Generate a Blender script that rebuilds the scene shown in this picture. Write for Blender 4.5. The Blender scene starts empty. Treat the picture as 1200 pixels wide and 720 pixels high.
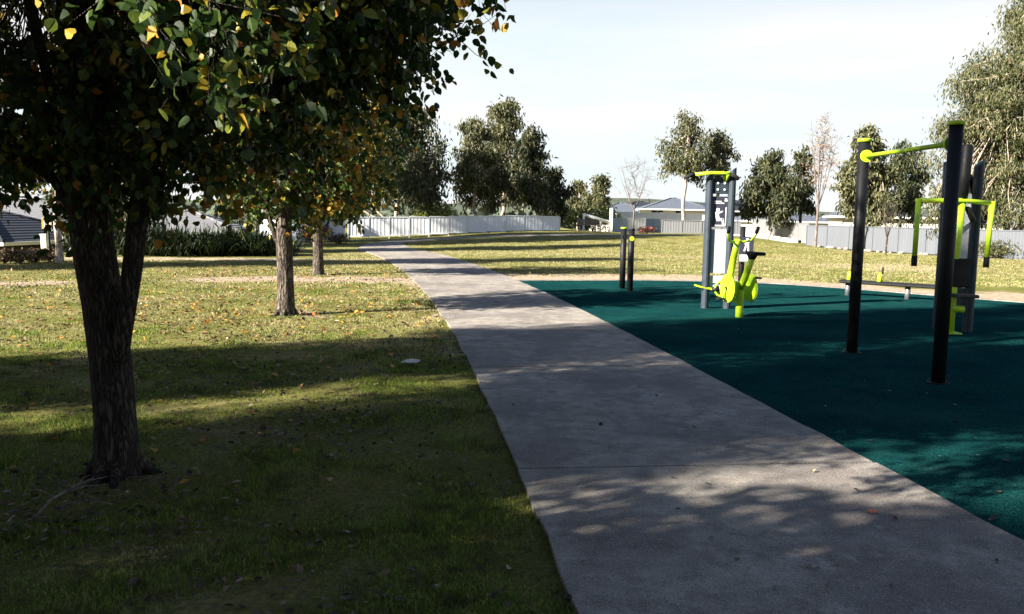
import bpy, math, random
import numpy as np
from mathutils import Vector, Matrix, Euler

R = math.radians
SC = bpy.context.scene
COL = SC.collection

# ------------------------------------------------------------------ camera
CAM_H = 1.6
PITCH, ROLL, FPX = R(6.1), R(1.03), 1000.0          # FPX: focal length in pixels of a 1200 wide frame
cam_data = bpy.data.cameras.new('camera')
cam = bpy.data.objects.new('camera', cam_data)
COL.objects.link(cam)
cam_data.sensor_width = 36.0
cam_data.lens = 36.0 * FPX / 1200.0
cam_data.clip_start = 0.05
cam_data.clip_end = 6000
ROT = Matrix.Rotation(R(90) - PITCH, 3, 'X') @ Matrix.Rotation(ROLL, 3, 'Z')
cam.matrix_world = Matrix.Translation((0, 0, CAM_H)) @ ROT.to_4x4()
SC.camera = cam

# ------------------------------------------------------------------ light
SUN_EL, SUN_AZ = R(27), (-0.876, -0.482)             # direction on the ground towards the sun
to_sun = Vector((SUN_AZ[0] * math.cos(SUN_EL), SUN_AZ[1] * math.cos(SUN_EL), math.sin(SUN_EL))).normalized()
sun_data = bpy.data.lights.new('sun', 'SUN')
sun_data.energy = 5.0
sun_data.angle = R(0.75)
sun_data.color = (1.0, 0.93, 0.82)
sun = bpy.data.objects.new('sun', sun_data)
COL.objects.link(sun)
sun.rotation_euler = (-to_sun).to_track_quat('-Z', 'Y').to_euler()
sun.location = (-20, -10, 30)

world = bpy.data.worlds.new('World')
SC.world = world
world.use_nodes = True
wn, wl = world.node_tree.nodes, world.node_tree.links
wn.clear()
w_out = wn.new('ShaderNodeOutputWorld')
w_bg = wn.new('ShaderNodeBackground')
w_sky = wn.new('ShaderNodeTexSky')
w_sky.sky_type = 'NISHITA'
w_sky.sun_disc = False
w_sky.sun_elevation = SUN_EL
w_sky.sun_rotation = math.atan2(SUN_AZ[0], SUN_AZ[1])
w_sky.air_density = 0.55
w_sky.dust_density = 0.3
w_tc = wn.new('ShaderNodeTexCoord')
w_sep = wn.new('ShaderNodeSeparateXYZ')
w_map = wn.new('ShaderNodeMapping')
w_map.inputs['Scale'].default_value = (1.6, 1.6, 9.0)
w_noise = wn.new('ShaderNodeTexNoise')
w_noise.inputs['Scale'].default_value = 1.6
w_noise.inputs['Detail'].default_value = 7
w_noise.inputs['Roughness'].default_value = 0.55
w_el = wn.new('ShaderNodeMapRange')                  # thin cloud sheet, thick towards the horizon
w_el.inputs['From Min'].default_value = 0.20
w_el.inputs['From Max'].default_value = 0.38
w_el.inputs['To Min'].default_value = 1.0
w_el.inputs['To Max'].default_value = 0.03
w_nr = wn.new('ShaderNodeMapRange')
w_nr.inputs['From Min'].default_value = 0.34
w_nr.inputs['From Max'].default_value = 0.62
w_nr.inputs['To Min'].default_value = 0.0
w_nr.inputs['To Max'].default_value = 1.0
w_mul = wn.new('ShaderNodeMath'); w_mul.operation = 'MULTIPLY'
w_mix = wn.new('ShaderNodeMix'); w_mix.data_type = 'RGBA'
CLOUD = (4.65, 4.65, 4.6, 1)
w_veil = wn.new('ShaderNodeMix'); w_veil.data_type = 'RGBA'
w_veil.inputs[6].default_value = (3.95, 4.45, 4.55, 1)    # thin high veil
w_veil.inputs[7].default_value = CLOUD
wl.new(w_veil.outputs[2], w_mix.inputs[7])
wl.new(w_tc.outputs['Generated'], w_sep.inputs[0])
wl.new(w_tc.outputs['Generated'], w_map.inputs[0])
wl.new(w_map.outputs[0], w_noise.inputs['Vector'])
wl.new(w_sep.outputs['Z'], w_el.inputs['Value'])
wl.new(w_noise.outputs['Fac'], w_nr.inputs['Value'])
wl.new(w_el.outputs[0], w_mul.inputs[0])
w_mul.inputs[1].default_value = 0.97
wl.new(w_nr.outputs[0], w_veil.inputs[0])
wl.new(w_mul.outputs[0], w_mix.inputs[0])
wl.new(w_sky.outputs[0], w_mix.inputs[6])
wl.new(w_mix.outputs[2], w_bg.inputs['Color'])
w_bg.inputs['Strength'].default_value = 0.05
wl.new(w_bg.outputs[0], w_out.inputs['Surface'])

SC.view_settings.view_transform = 'Standard'
SC.view_settings.look = 'None'
SC.view_settings.exposure = 2.15
SC.view_settings.gamma = 1.0
SC.view_settings.use_curve_mapping = False
SC.render.engine = 'CYCLES'
SC.cycles.max_bounces = 6
SC.cycles.diffuse_bounces = 3
SC.cycles.glossy_bounces = 2
SC.cycles.transmission_bounces = 3
SC.cycles.caustics_reflective = False
SC.cycles.caustics_refractive = False


# ------------------------------------------------------------------ measuring
def ray(px, py):
    v = Vector((px - 600.0, 360.0 - py, -FPX))
    return (ROT @ v)


def G(px, py, z=0.0):
    """the point of height z seen at pixel px, py of the 1200 x 720 photograph"""
    d = ray(px, py)
    t = (z - CAM_H) / d.z
    return Vector((d.x * t, d.y * t, z))


def P(px, py, dist):
    """the point at forward distance dist seen at px, py"""
    d = ray(px, py)
    t = dist / d.y
    return Vector((d.x * t, dist, CAM_H + d.z * t))


def sstep(a, b, x):
    t = np.clip((np.asarray(x, dtype=float) - a) / (b - a), 0, 1)
    return t * t * (3 - 2 * t)


def terrain(x, y):
    x = np.asarray(x, dtype=float); y = np.asarray(y, dtype=float)
    s1 = (x + 17.0) * -0.88 + (y - 28.5) * 0.47       # left of the crest by the houses
    s2 = -(x + 11.5) + (y - 50) * 0.12
    drop = -3.4 * sstep(0.3, 11, np.minimum(s1, s2))
    rise = 0.62 * sstep(37, 54, y) * sstep(-11, 2, x) * (1 - sstep(13, 20, x))
    fall = -2.2 * sstep(60, 95, y)
    und = 0.05 * np.sin(x * 0.31 + 1.3) * np.sin(y * 0.23) * sstep(26, 34, y)
    return drop + rise + fall + und


def tz(x, y):
    return float(terrain(x, y))


# ------------------------------------------------------------------ objects
def tag(o, label=None, cat=None, group=None, kind=None):
    if label: o['label'] = label
    if cat: o['category'] = cat
    if group: o['group'] = group
    if kind: o['kind'] = kind
    return o


def thing(name, label, cat, loc=(0, 0, 0), rz=0.0, group=None):
    o = bpy.data.objects.new(name, None)
    COL.objects.link(o)
    o.empty_display_size = 0.2
    o.location = loc
    o.rotation_euler = (0, 0, rz)
    return tag(o, label, cat, group)


def copy_thing(src, loc, rz, label, group=None, scale=1.0):
    r = src.copy(); COL.objects.link(r)
    r.location = loc; r.rotation_euler = (0, 0, rz); r.scale = (scale,) * 3
    r['label'] = label
    if group: r['group'] = group
    for ch in list(src.children):
        c = ch.copy(); COL.objects.link(c); c.parent = r
        for g in list(ch.children):
            d = g.copy(); COL.objects.link(d); d.parent = c
    return r


class MB:
    """collects shapes, links them as one mesh"""
    def __init__(self):
        self.v, self.f, self.s = [], [], []

    def add(self, verts, faces, smooth=False):
        n = len(self.v)
        self.v += [tuple(q) for q in verts]
        self.f += [tuple(i + n for i in q) for q in faces]
        self.s += [smooth] * len(faces)
        return self

    def box(self, c, size, rot=None, bevel=0.0):
        hx, hy, hz = (k / 2 for k in size)
        c = Vector(c)
        if bevel <= 0:
            pts = [Vector((sx * hx, sy * hy, sz * hz)) for sz in (-1, 1) for sy in (-1, 1) for sx in (-1, 1)]
            fs = [(0, 2, 3, 1), (4, 5, 7, 6), (0, 1, 5, 4), (2, 6, 7, 3), (0, 4, 6, 2), (1, 3, 7, 5)]
        else:                                          # rounded vertical edges, chamfered top and bottom
            b = min(bevel, hx * .95, hy * .95, hz * .95)
            ring = []
            for (cx, cy, a0) in ((hx - b, hy - b, 0), (-hx + b, hy - b, 90), (-hx + b, -hy + b, 180), (hx - b, -hy + b, 270)):
                for k in range(3):
                    a = R(a0 + 45 * k); ring.append((cx, cy, math.cos(a), math.sin(a)))
            pts = []
            for (z, e) in ((-hz, 0.35), (-hz + b * .65, 1), (hz - b * .65, 1), (hz, 0.35)):
                pts += [Vector((cx + b * e * ca, cy + b * e * sa, z)) for (cx, cy, ca, sa) in ring]
            n = len(ring); fs = []
            for l in range(3):
                for i in range(n):
                    j = (i + 1) % n
                    fs.append((l * n + i, l * n + j, (l + 1) * n + j, (l + 1) * n + i))
            fs.append(tuple(range(n - 1, -1, -1))); fs.append(tuple(range(3 * n, 4 * n)))
        if rot is not None:
            pts = [rot @ q for q in pts]
        return self.add([c + q for q in pts], fs)

    def tube(self, pts, radii, n=8, cap=True, smooth=True):
        pts = [Vector(q) for q in pts]
        if not hasattr(radii, '__len__'): radii = [radii] * len(pts)
        vs, fs = [], []
        t0 = (pts[1] - pts[0]).normalized()
        ref = Vector((0, 0, 1)) if abs(t0.z) < .9 else Vector((1, 0, 0))
        u = t0.cross(ref).normalized()
        for i, q in enumerate(pts):
            t = (pts[min(i + 1, len(pts) - 1)] - pts[max(i - 1, 0)])
            t = t.normalized() if t.length > 1e-9 else t0
            u = (u - t * u.dot(t))
            u = u.normalized() if u.length > 1e-6 else t.orthogonal().normalized()
            w = t.cross(u)
            for k in range(n):
                a = 2 * math.pi * k / n
                vs.append(q + (u * math.cos(a) + w * math.sin(a)) * radii[i])
        for i in range(len(pts) - 1):
            for k in range(n):
                j = (k + 1) % n
                fs.append((i * n + k, i * n + j, (i + 1) * n + j, (i + 1) * n + k))
        self.add(vs, fs, smooth)
        if cap:
            m = len(self.v) - len(vs)
            self.f.append(tuple(m + k for k in range(n - 1, -1, -1))); self.s.append(False)
            e = m + (len(pts) - 1) * n
            self.f.append(tuple(e + k for k in range(n))); self.s.append(False)
        return self

    def prism(self, outline, axis_pt, u, w, depth):
        """outline in (u, w) extruded by the vector depth from axis_pt"""
        o = Vector(axis_pt); u = Vector(u); w = Vector(w); d = Vector(depth)
        a = [o + u * p[0] + w * p[1] for p in outline]
        n = len(a)
        fs = [tuple(range(n - 1, -1, -1)), tuple(range(n, 2 * n))]
        fs += [(i, (i + 1) % n, n + (i + 1) % n, n + i) for i in range(n)]
        return self.add(a + [q + d for q in a], fs)

    def build(self, name, m, parent=None, loc=None):
        me = bpy.data.meshes.new(name)
        me.from_pydata(self.v, [], self.f)
        me.polygons.foreach_set('use_smooth', self.s)
        me.materials.append(m)
        me.update()
        o = bpy.data.objects.new(name, me)
        COL.objects.link(o)
        if parent is not None: o.parent = parent
        if loc is not None: o.location = loc
        return o


def np_mesh(name, verts, faces, m, parent=None, smooth=False, link=True):
    """verts (n,3), faces: list of (k-sided index array (m,k))"""
    me = bpy.data.meshes.new(name)
    me.vertices.add(len(verts))
    me.vertices.foreach_set('co', np.ascontiguousarray(verts, dtype=np.float32).ravel())
    loops = np.concatenate([f.ravel() for f in faces]).astype(np.int32)
    tot = np.concatenate([np.full(len(f), f.shape[1], dtype=np.int32) for f in faces])
    st = np.concatenate([[0], np.cumsum(tot)[:-1]]).astype(np.int32)
    me.loops.add(len(loops)); me.loops.foreach_set('vertex_index', loops)
    me.polygons.add(len(tot)); me.polygons.foreach_set('loop_start', st); me.polygons.foreach_set('loop_total', tot)
    me.polygons.foreach_set('use_smooth', np.full(len(tot), smooth, dtype=bool))
    me.materials.append(m)
    me.update(calc_edges=True)
    me.validate()
    o = bpy.data.objects.new(name, me)
    if link: COL.objects.link(o)
    if parent is not None: o.parent = parent
    return o


# ------------------------------------------------------------------ materials
class NT:
    def __init__(self, name):
        self.m = bpy.data.materials.new(name)
        self.m.use_nodes = True
        self.n, self.l = self.m.node_tree.nodes, self.m.node_tree.links
        self.bsdf = self.n['Principled BSDF']
        self.out = self.n['Material Output']

    def node(self, t, **kw):
        q = self.n.new(t)
        for k, v in kw.items():
            if k in q.bl_rna.properties: setattr(q, k, v)
            else: q.inputs[k.replace('_', ' ')].default_value = v
        return q

    def link(self, a, b): self.l.new(a, b)

    def coords(self, kind='Object', scale=(1, 1, 1)):
        tc = self.node('ShaderNodeTexCoord'); mp = self.node('ShaderNodeMapping')
        mp.inputs['Scale'].default_value = scale
        self.link(tc.outputs[kind], mp.inputs[0])
        return mp.outputs[0]

    def noise(self, vec, scale, detail=5, rough=.55):
        q = self.node('ShaderNodeTexNoise')
        q.inputs['Scale'].default_value = scale; q.inputs['Detail'].default_value = detail; q.inputs['Roughness'].default_value = rough
        self.link(vec, q.inputs['Vector'])
        return q.outputs['Fac']

    def ramp(self, fac, stops, interp='LINEAR'):
        q = self.node('ShaderNodeValToRGB')
        q.color_ramp.interpolation = interp
        e = q.color_ramp.elements
        while len(e) < len(stops): e.new(0.5)
        for el, (p, c) in zip(e, stops):
            el.position = p; el.color = (*c, 1) if len(c) == 3 else c
        self.link(fac, q.inputs[0])
        return q.outputs[0]

    def mix(self, fac, a, b, mode='MIX'):
        q = self.node('ShaderNodeMix'); q.data_type = 'RGBA'; q.blend_type = mode
        for sock, val in ((0, fac), (6, a), (7, b)):
            if hasattr(val, 'is_output'): self.link(val, q.inputs[sock])
            elif sock == 0: q.inputs[0].default_value = val
            else: q.inputs[sock].default_value = (*val, 1) if len(val) == 3 else val
        return q.outputs[2]

    def rng(self, val, a, b, c=0.0, d=1.0):
        q = self.node('ShaderNodeMapRange')
        for k, x in zip(('From Min', 'From Max', 'To Min', 'To Max'), (a, b, c, d)): q.inputs[k].default_value = x
        self.link(val, q.inputs['Value'])
        return q.outputs[0]

    def math(self, op, a, b):
        q = self.node('ShaderNodeMath'); q.operation = op
        for i, val in enumerate((a, b)):
            if hasattr(val, 'is_output'): self.link(val, q.inputs[i])
            else: q.inputs[i].default_value = val
        return q.outputs[0]

    def bump(self, h, strength=.3, dist=.02):
        q = self.node('ShaderNodeBump'); q.inputs['Strength'].default_value = strength; q.inputs['Distance'].default_value = dist
        self.link(h, q.inputs['Height']); self.link(q.outputs[0], self.bsdf.inputs['Normal'])

    def done(self, color, rough=.7, spec=.3, metal=0.0):
        b = self.bsdf
        if hasattr(color, 'is_output'): self.link(color, b.inputs['Base Color'])
        else: b.inputs['Base Color'].default_value = (*color, 1)
        if hasattr(rough, 'is_output'): self.link(rough, b.inputs['Roughness'])
        else: b.inputs['Roughness'].default_value = rough
        b.inputs['Specular IOR Level'].default_value = spec
        b.inputs['Metallic'].default_value = metal
        return self.m


def mat_paint(name, c, rough=.4, spec=.4, wear=.25, metal=0.0):
    t = NT(name); v = t.coords('Object')
    n = t.noise(v, 9, 6, .65)
    dark = tuple(k * (1 - wear) for k in c)
    col = t.mix(t.rng(n, .35, .7), dark, c)
    n2 = t.noise(v, 60, 3, .6)
    t.bump(n2, .06, .003)
    return t.done(col, t.rng(n, .3, .7, rough - .08, rough + .15), spec, metal)


def mat_leaf(name, stops, trans=.3, rough=.5, patch=None, patch_scale=.7):
    t = NT(name)
    g = t.node('ShaderNodeNewGeometry')
    c1 = t.ramp(g.outputs['Random Per Island'], stops)
    if patch:                                            # whole sprays that have turned already
        v = t.coords('Object')
        n = t.noise(v, patch_scale, 3, .6)
        c2 = t.ramp(g.outputs['Random Per Island'], patch)
        c1 = t.mix(t.rng(n, .52, .62), c1, c2)
    v2 = t.coords('Object')
    c1 = t.mix(t.rng(t.noise(v2, 45, 2), .3, .75, 0, .45), c1, (.55, .55, .55), 'MULTIPLY')
    m = t.done(c1, rough, .35)
    tr = t.node('ShaderNodeBsdfTranslucent')
    t.link(c1, tr.inputs[0])
    mx = t.node('ShaderNodeMixShader'); mx.inputs[0].default_value = trans
    t.link(t.bsdf.outputs[0], mx.inputs[1]); t.link(tr.outputs[0], mx.inputs[2])
    t.link(mx.outputs[0], t.out.inputs['Surface'])
    return m


def mat_bark(name, c1, c2, scale=1.0, strength=.9):
    t = NT(name)
    v = t.coords('Object', (14 * scale, 14 * scale, 2.6 * scale))
    vo = t.node('ShaderNodeTexVoronoi'); vo.feature = 'DISTANCE_TO_EDGE'; vo.inputs['Scale'].default_value = 1.6
    nz = t.noise(v, 1.2, 6, .65)
    ad = t.node('ShaderNodeMix'); ad.data_type = 'VECTOR'; ad.inputs[0].default_value = .25
    t.link(v, ad.inputs[4])
    nn = t.node('ShaderNodeTexNoise'); nn.inputs['Scale'].default_value = 1.5; t.link(v, nn.inputs['Vector'])
    sc = t.node('ShaderNodeVectorMath'); sc.operation = 'SCALE'; sc.inputs['Scale'].default_value = 6
    t.link(nn.outputs['Color'], sc.inputs[0]); t.link(sc.outputs[0], ad.inputs[5])
    t.link(ad.outputs[1], vo.inputs['Vector'])
    h = t.math('ADD', t.rng(vo.outputs[0], 0, .35), t.math('MULTIPLY', nz, .6))
    col = t.mix(t.rng(h, .25, 1.2), c1, c2)
    t.bump(h, strength, .03)
    return t.done(col, .9, .15)


def mat_metal_sheet(name, c, wear=.12):
    t = NT(name); v = t.coords('Object', (1, 1, .35))
    n = t.noise(v, 2.2, 6, .6)
    col = t.mix(t.rng(n, .3, .75), tuple(k * (1 - wear) for k in c), c)
    return t.done(col, .45, .35)


# lawn: short couch grass over soil; the dirt attribute marks the worn tracks
t = NT('lawn')
v = t.coords('Object')
big = t.noise(v, .22, 4, .6); mid = t.noise(v, 1.1, 6, .65); fine = t.noise(v, 26, 5, .7); grit = t.noise(v, 130, 3, .7)
c = t.ramp(mid, [(.30, (.11, .115, .026)), (.46, (.23, .215, .055)), (.60, (.37, .32, .13)), (.78, (.46, .38, .2))])
c = t.mix(t.rng(big, .42, .64, 0, .7), c, (.19, .21, .04))
c = t.mix(t.rng(fine, .35, .7, 0, .8), c, (.045, .045, .018))
at = t.node('ShaderNodeAttribute'); at.attribute_name = 'dirt'
dm = t.math('ADD', at.outputs['Fac'], t.math('MULTIPLY', t.math('SUBTRACT', t.noise(v, 2.6, 8, .72), .5), 1.5))
soil = t.ramp(t.noise(v, 7, 7, .7), [(.3, (.22, .16, .105)), (.5, (.42, .33, .235)), (.7, (.55, .45, .34))])
c = t.mix(t.rng(dm, .42, .62), c, soil)
t.bump(t.math('ADD', t.math('MULTIPLY', fine, 1.0), t.math('MULTIPLY', grit, .5)), .9, .06)
M_LAWN = t.done(c, .95, .1)

t = NT('grass_blade')
g = t.node('ShaderNodeNewGeometry')
v = t.coords('Object')
rnd = g.outputs['Random Per Island']
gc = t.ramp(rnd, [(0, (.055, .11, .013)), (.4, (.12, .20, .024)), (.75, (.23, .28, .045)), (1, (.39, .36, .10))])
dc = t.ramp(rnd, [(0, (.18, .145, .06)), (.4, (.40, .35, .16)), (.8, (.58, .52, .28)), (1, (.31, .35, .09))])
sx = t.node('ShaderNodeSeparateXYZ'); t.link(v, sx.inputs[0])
dry = t.math('ADD', t.noise(v, .95, 5, .65), t.math('ADD', t.rng(sx.outputs['Y'], 7.5, 11.5, -.13, .03), t.rng(sx.outputs['Y'], 20, 32, 0, .06)))  # straw by noise; less straw nearby, so colour deepens the shaded foreground
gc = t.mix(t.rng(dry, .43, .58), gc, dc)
gc = t.mix(t.rng(t.noise(v, 5.5, 4, .65), .50, .60, 0, .7), gc, (.05, .04, .02))
t.done(gc, .6, .2)
tr = t.node('ShaderNodeBsdfTranslucent'); t.link(gc, tr.inputs[0])
mx = t.node('ShaderNodeMixShader'); mx.inputs[0].default_value = .42
t.link(t.bsdf.outputs[0], mx.inputs[1]); t.link(tr.outputs[0], mx.inputs[2]); t.link(mx.outputs[0], t.out.inputs['Surface'])
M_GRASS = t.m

t = NT('concrete')
v = t.coords('Object')
a1 = t.noise(v, .7, 6, .65); a2 = t.noise(v, 5, 8, .72); a3 = t.noise(v, 95, 4, .7); a4 = t.noise(v, 1.9, 10, .75)
c = t.ramp(a2, [(.36, (.155, .135, .115)), (.5, (.26, .232, .197)), (.64, (.34, .306, .263))])
c = t.mix(t.rng(t.noise(v, 1.35, 7, .7), .50, .60, 0, .5), c, (.15, .13, .118))
c = t.mix(t.rng(a1, .48, .58, 0, .7), c, (.125, .108, .098))
c = t.mix(t.rng(t.noise(v, 2.3, 6, .6), .52, .62, 0, .35), c, (.2, .185, .175))
c = t.mix(t.rng(a4, .565, .64, 0, .6), c, (.42, .40, .37))
c = t.mix(t.rng(a3, .52, .64, 0, .8), c, (.085, .075, .07))
c = t.mix(t.rng(t.noise(v, 150, 2, .5), .60, .66, 0, .8), c, (.5, .47, .44))
vs_ = t.coords('Object', (1.0, 6.0, 1))                   # scuffs along the slab
c = t.mix(t.rng(t.noise(vs_, 2.0, 9, .75), .62, .68, 0, .55), c, (.46, .44, .42))
t.bump(t.math('ADD', a3, t.math('MULTIPLY', a2, .6)), .5, .012)
M_CONC = t.done(c, .9, .2)

t = NT('rubber')
v = t.coords('Object')
vo = t.node('ShaderNodeTexVoronoi'); vo.inputs['Scale'].default_value = 190; t.link(v, vo.inputs['Vector'])
fl = t.node('ShaderNodeSeparateColor'); t.link(vo.outputs['Color'], fl.inputs[0])
c = t.ramp(fl.outputs[0], [(0, (.001, .013, .018)), (.45, (.004, .036, .038)), (.8, (.008, .060, .053)), (1, (.03, .12, .095))])
c = t.mix(t.rng(t.noise(v, .8, 6, .65), .45, .6, 0, .55), c, (.003, .022, .028))
c = t.mix(t.rng(t.noise(v, .45, 7, .7), .55, .68, 0, .4), c, (.03, .075, .065))
c = t.mix(t.rng(t.noise(v, 19, 4, .65), .68, .72, 0, .5), c, (.24, .27, .22))
t.bump(vo.outputs['Distance'], .7, .006)
M_RUBBER = t.done(c, 1.0, 0.0)

t = NT('soil_joint')
M_JOINT = t.done((.05, .043, .036), .95, .1)

M_BARK = mat_bark('grey_bark', (.022, .017, .014), (.17, .14, .112))
M_BARK_SHADED = mat_bark('shaded_bark', (.012, .009, .008), (.095, .078, .064), 1.7)  # near pear only: bark colour darkened to stand in for its shade
M_BARK_PALE = mat_bark('pale_bark', (.2, .15, .11), (.52, .45, .37), .5, .4)
M_TWIG = mat_bark('twig_bark', (.10, .08, .07), (.22, .185, .16), .6, .4)
PEAR = [(0, (.018, .04, .009)), (.5, (.035, .07, .015)), (.75, (.07, .12, .02)), (.86, (.19, .22, .03)), (.94, (.45, .34, .035)), (1, (.48, .17, .03))]
PEAR_T = [(0, (.10, .12, .02)), (.3, (.3, .25, .03)), (.6, (.5, .32, .04)), (.85, (.5, .2, .03)), (1, (.35, .09, .03))]
M_PEAR = mat_leaf('pear_leaf', PEAR, .42, .45, PEAR_T, .75)
M_EUC = mat_leaf('gum_leaf', [(0, (.04, .05, .02)), (.4, (.09, .10, .042)), (.7, (.15, .15, .065)), (1, (.27, .25, .13))], .34)
M_EUC_DK = mat_leaf('dark_gum_leaf', [(0, (.022, .034, .014)), (.5, (.055, .068, .03)), (.8, (.095, .10, .044)), (1, (.19, .175, .08))], .34)
M_EUC_BR = mat_leaf('brown_gum_leaf', [(0, (.032, .042, .014)), (.4, (.070, .083, .028)), (.75, (.12, .12, .05)), (1, (.2, .165, .085))], .2)
M_DRY = mat_leaf('dry_leaf', [(0, (.22, .14, .09)), (.5, (.34, .23, .16)), (1, (.45, .33, .25))], .2)
M_FLAX = mat_leaf('strap_leaf', [(0, (.006, .012, .005)), (.7, (.016, .028, .009)), (.93, (.04, .065, .018)), (1, (.12, .14, .05))], .15)
M_SHRUB_BR = mat_leaf('brown_shrub_leaf', [(0, (.05, .032, .02)), (.5, (.13, .09, .05)), (.85, (.24, .17, .10)), (1, (.4, .33, .24))], .2)
M_SHRUB_DK = mat_leaf('green_shrub_leaf', [(0, (.02, .035, .012)), (.7, (.05, .075, .02)), (1, (.1, .12, .04))], .2)
M_SHRUB_RED = mat_leaf('red_shrub_leaf', [(0, (.05, .06, .02)), (.45, (.14, .07, .04)), (.75, (.4, .08, .08)), (1, (.55, .2, .2))], .2)
M_SHRUB_LIME = mat_leaf('lime_shrub_leaf', [(0, (.09, .12, .02)), (.5, (.2, .24, .05)), (1, (.33, .34, .10))], .25)
M_LITTER = mat_leaf('fallen_leaf', [(0, (.07, .04, .02)), (.45, (.17, .10, .05)), (.7, (.32, .18, .06)), (.85, (.5, .27, .04)), (.95, (.55, .17, .03)), (1, (.5, .42, .3))], .12)
M_LIME = mat_paint('lime_paint', (.42, .63, .022), .35, .45, .15)
M_BLACK = mat_paint('black_paint', (.008, .008, .009), .5, .25, .3)
M_GRIP = mat_paint('black_rubber_grip', (.012, .012, .012), .75, .3, .3)
M_SLATE = mat_paint('slate_paint', (.030, .042, .056), .45, .3, .2)
M_BOARD_W = mat_paint('white_board', (.42, .44, .47), .4, .4, .1)
M_BOARD_D = mat_paint('dark_board', (.035, .037, .055), .4, .4, .1)
M_PRINT = mat_paint('white_print', (.75, .76, .78), .5, .3, .05)
M_STEEL = mat_paint('galvanised', (.2, .215, .225), .4, .5, .2, .6)
M_FENCE = mat_metal_sheet('cream_sheet', (.76, .775, .79))
M_FENCE_G = mat_metal_sheet('grey_sheet', (.115, .124, .14))
M_FENCE_M = mat_metal_sheet('mid_grey_sheet', (.25, .255, .27))
M_FENCE_P = mat_metal_sheet('pale_sheet', (.19, .19, .195))
M_FENCE_B = mat_metal_sheet('blue_grey_sheet', (.30, .36, .43))
M_POST_W = mat_paint('white_post', (.78, .77, .74), .5, .3, .12)
M_RENDER = mat_paint('cream_render', (.66, .60, .52), .8, .2, .12)
M_BRICKD = mat_paint('dark_brick', (.055, .038, .03), .85, .2, .3)
M_GLASSD = mat_paint('dark_window', (.02, .025, .03), .12, .5, .1)
M_WHITE = mat_paint('white_trim', (.72, .71, .68), .5, .3, .1)
M_ORANGE = mat_paint('orange_paint', (.72, .26, .04), .5, .3, .1)
M_PAPER = mat_paint('paper', (.62, .58, .52), .8, .2, .2)


def mat_roof(name, c):
    t = NT(name)
    v = t.coords('Object')
    w = t.node('ShaderNodeTexWave'); w.wave_type = 'BANDS'; w.bands_direction = 'Z'
    w.inputs['Scale'].default_value = 2.6; w.inputs['Distortion'].default_value = .2
    t.link(v, w.inputs['Vector'])
    n = t.noise(v, 3, 5, .6)
    col = t.mix(t.rng(n, .3, .7), tuple(k * .7 for k in c), c)
    col = t.mix(t.rng(w.outputs['Fac'], 0, .35, .5, 0), col, tuple(k * .7 for k in c))
    t.bump(w.outputs['Fac'], .6, .05)
    return t.done(col, .7, .3)


M_ROOF_D = mat_roof('dark_tile', (.028, .033, .045))
M_ROOF_G = mat_roof('grey_tile', (.10, .115, .145))
M_ROOF_L = mat_roof('light_tile', (.17, .17, .18))

# ------------------------------------------------------------------ the ground
rs = np.random.RandomState(7)


def grid_axis(lo, hi, a, b, fine, growth=1.18):
    mid = list(np.arange(a, b + 1e-6, fine))
    up, s, x = [], fine, b
    while x < hi:
        s *= growth; x += s; up.append(min(x, hi))
    dn, s, x = [], fine, a
    while x > lo:
        s *= growth; x -= s; dn.append(max(x, lo))
    return np.array(dn[::-1] + mid + up)


# the path: pixel edges -> ground
LEFT_PX = [(675, 720), (645, 640), (610, 540), (560, 450), (522, 380), (500, 343), (474, 318), (452, 305), (428, 294)]
RIGHT_PX = [(1200, 643), (1100, 589), (1000, 533), (900, 479), (786, 419), (694, 373), (606, 330), (560, 312), (520, 301), (486, 293)]
LE = [G(*q) for q in LEFT_PX]; RE = [G(*q) for q in RIGHT_PX]
FAR = [(-6.3, 44.5, .8), (-3.6, 48.2, .6), (3, 50.4, .55), (9, 51.6, .55), (16, 53, .55), (24, 55, .55)]


def fit(E):
    ys = np.array([q.y for q in E]); xs = np.array([q.x for q in E])
    return np.polyfit(ys, xs, 3, w=1 / (1 + ys / 6))


FIT_L, FIT_R = fit(LE), fit(RE)


def edge_at(E, y):
    f = FIT_L if E is LE else FIT_R
    y0 = 3.0
    if y < y0:
        return float(np.polyval(f, y0) + np.polyval(np.polyder(f), y0) * (y - y0))
    return float(np.polyval(f, y))


ctr = []
for y in np.arange(-9, 39.5, 2.0):
    xl = np.mean([edge_at(LE, y + k) for k in (-1, -.5, 0, .5, 1)]); xr = np.mean([edge_at(RE, y + k) for k in (-1, -.5, 0, .5, 1)])
    ctr.append(((xl + xr) / 2, y, (xr - xl) / 2))
ctr += FAR
ctr = np.array(ctr)


def catmull(pts, n=8):
    out = []
    q = np.vstack([2 * pts[0] - pts[1], pts, 2 * pts[-1] - pts[-2]])
    for i in range(1, len(q) - 2):
        for k in range(n):
            t = k / n
            out.append(.5 * ((2 * q[i]) + (-q[i - 1] + q[i + 1]) * t + (2 * q[i - 1] - 5 * q[i] + 4 * q[i + 1] - q[i + 2]) * t * t
                             + (-q[i - 1] + 3 * q[i] - 3 * q[i + 1] + q[i + 2]) * t ** 3))
    out.append(q[-2])
    return np.array(out)


PC = catmull(ctr)                                        # x, y, half width
d = np.gradient(PC[:, :2], axis=0); d /= np.linalg.norm(d, axis=1)[:, None]
PN = np.stack([d[:, 1], -d[:, 0]], 1)                    # to the right
seg = np.concatenate([[0], np.cumsum(np.linalg.norm(np.diff(PC[:, :2], axis=0), axis=1))])


def path_at(s):
    x = np.interp(s, seg, PC[:, 0]); y = np.interp(s, seg, PC[:, 1])
    nx = np.interp(s, seg, PN[:, 0]); ny = np.interp(s, seg, PN[:, 1]); w = np.interp(s, seg, PC[:, 2])
    return np.array([x, y]), np.array([nx, ny]), w


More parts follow.
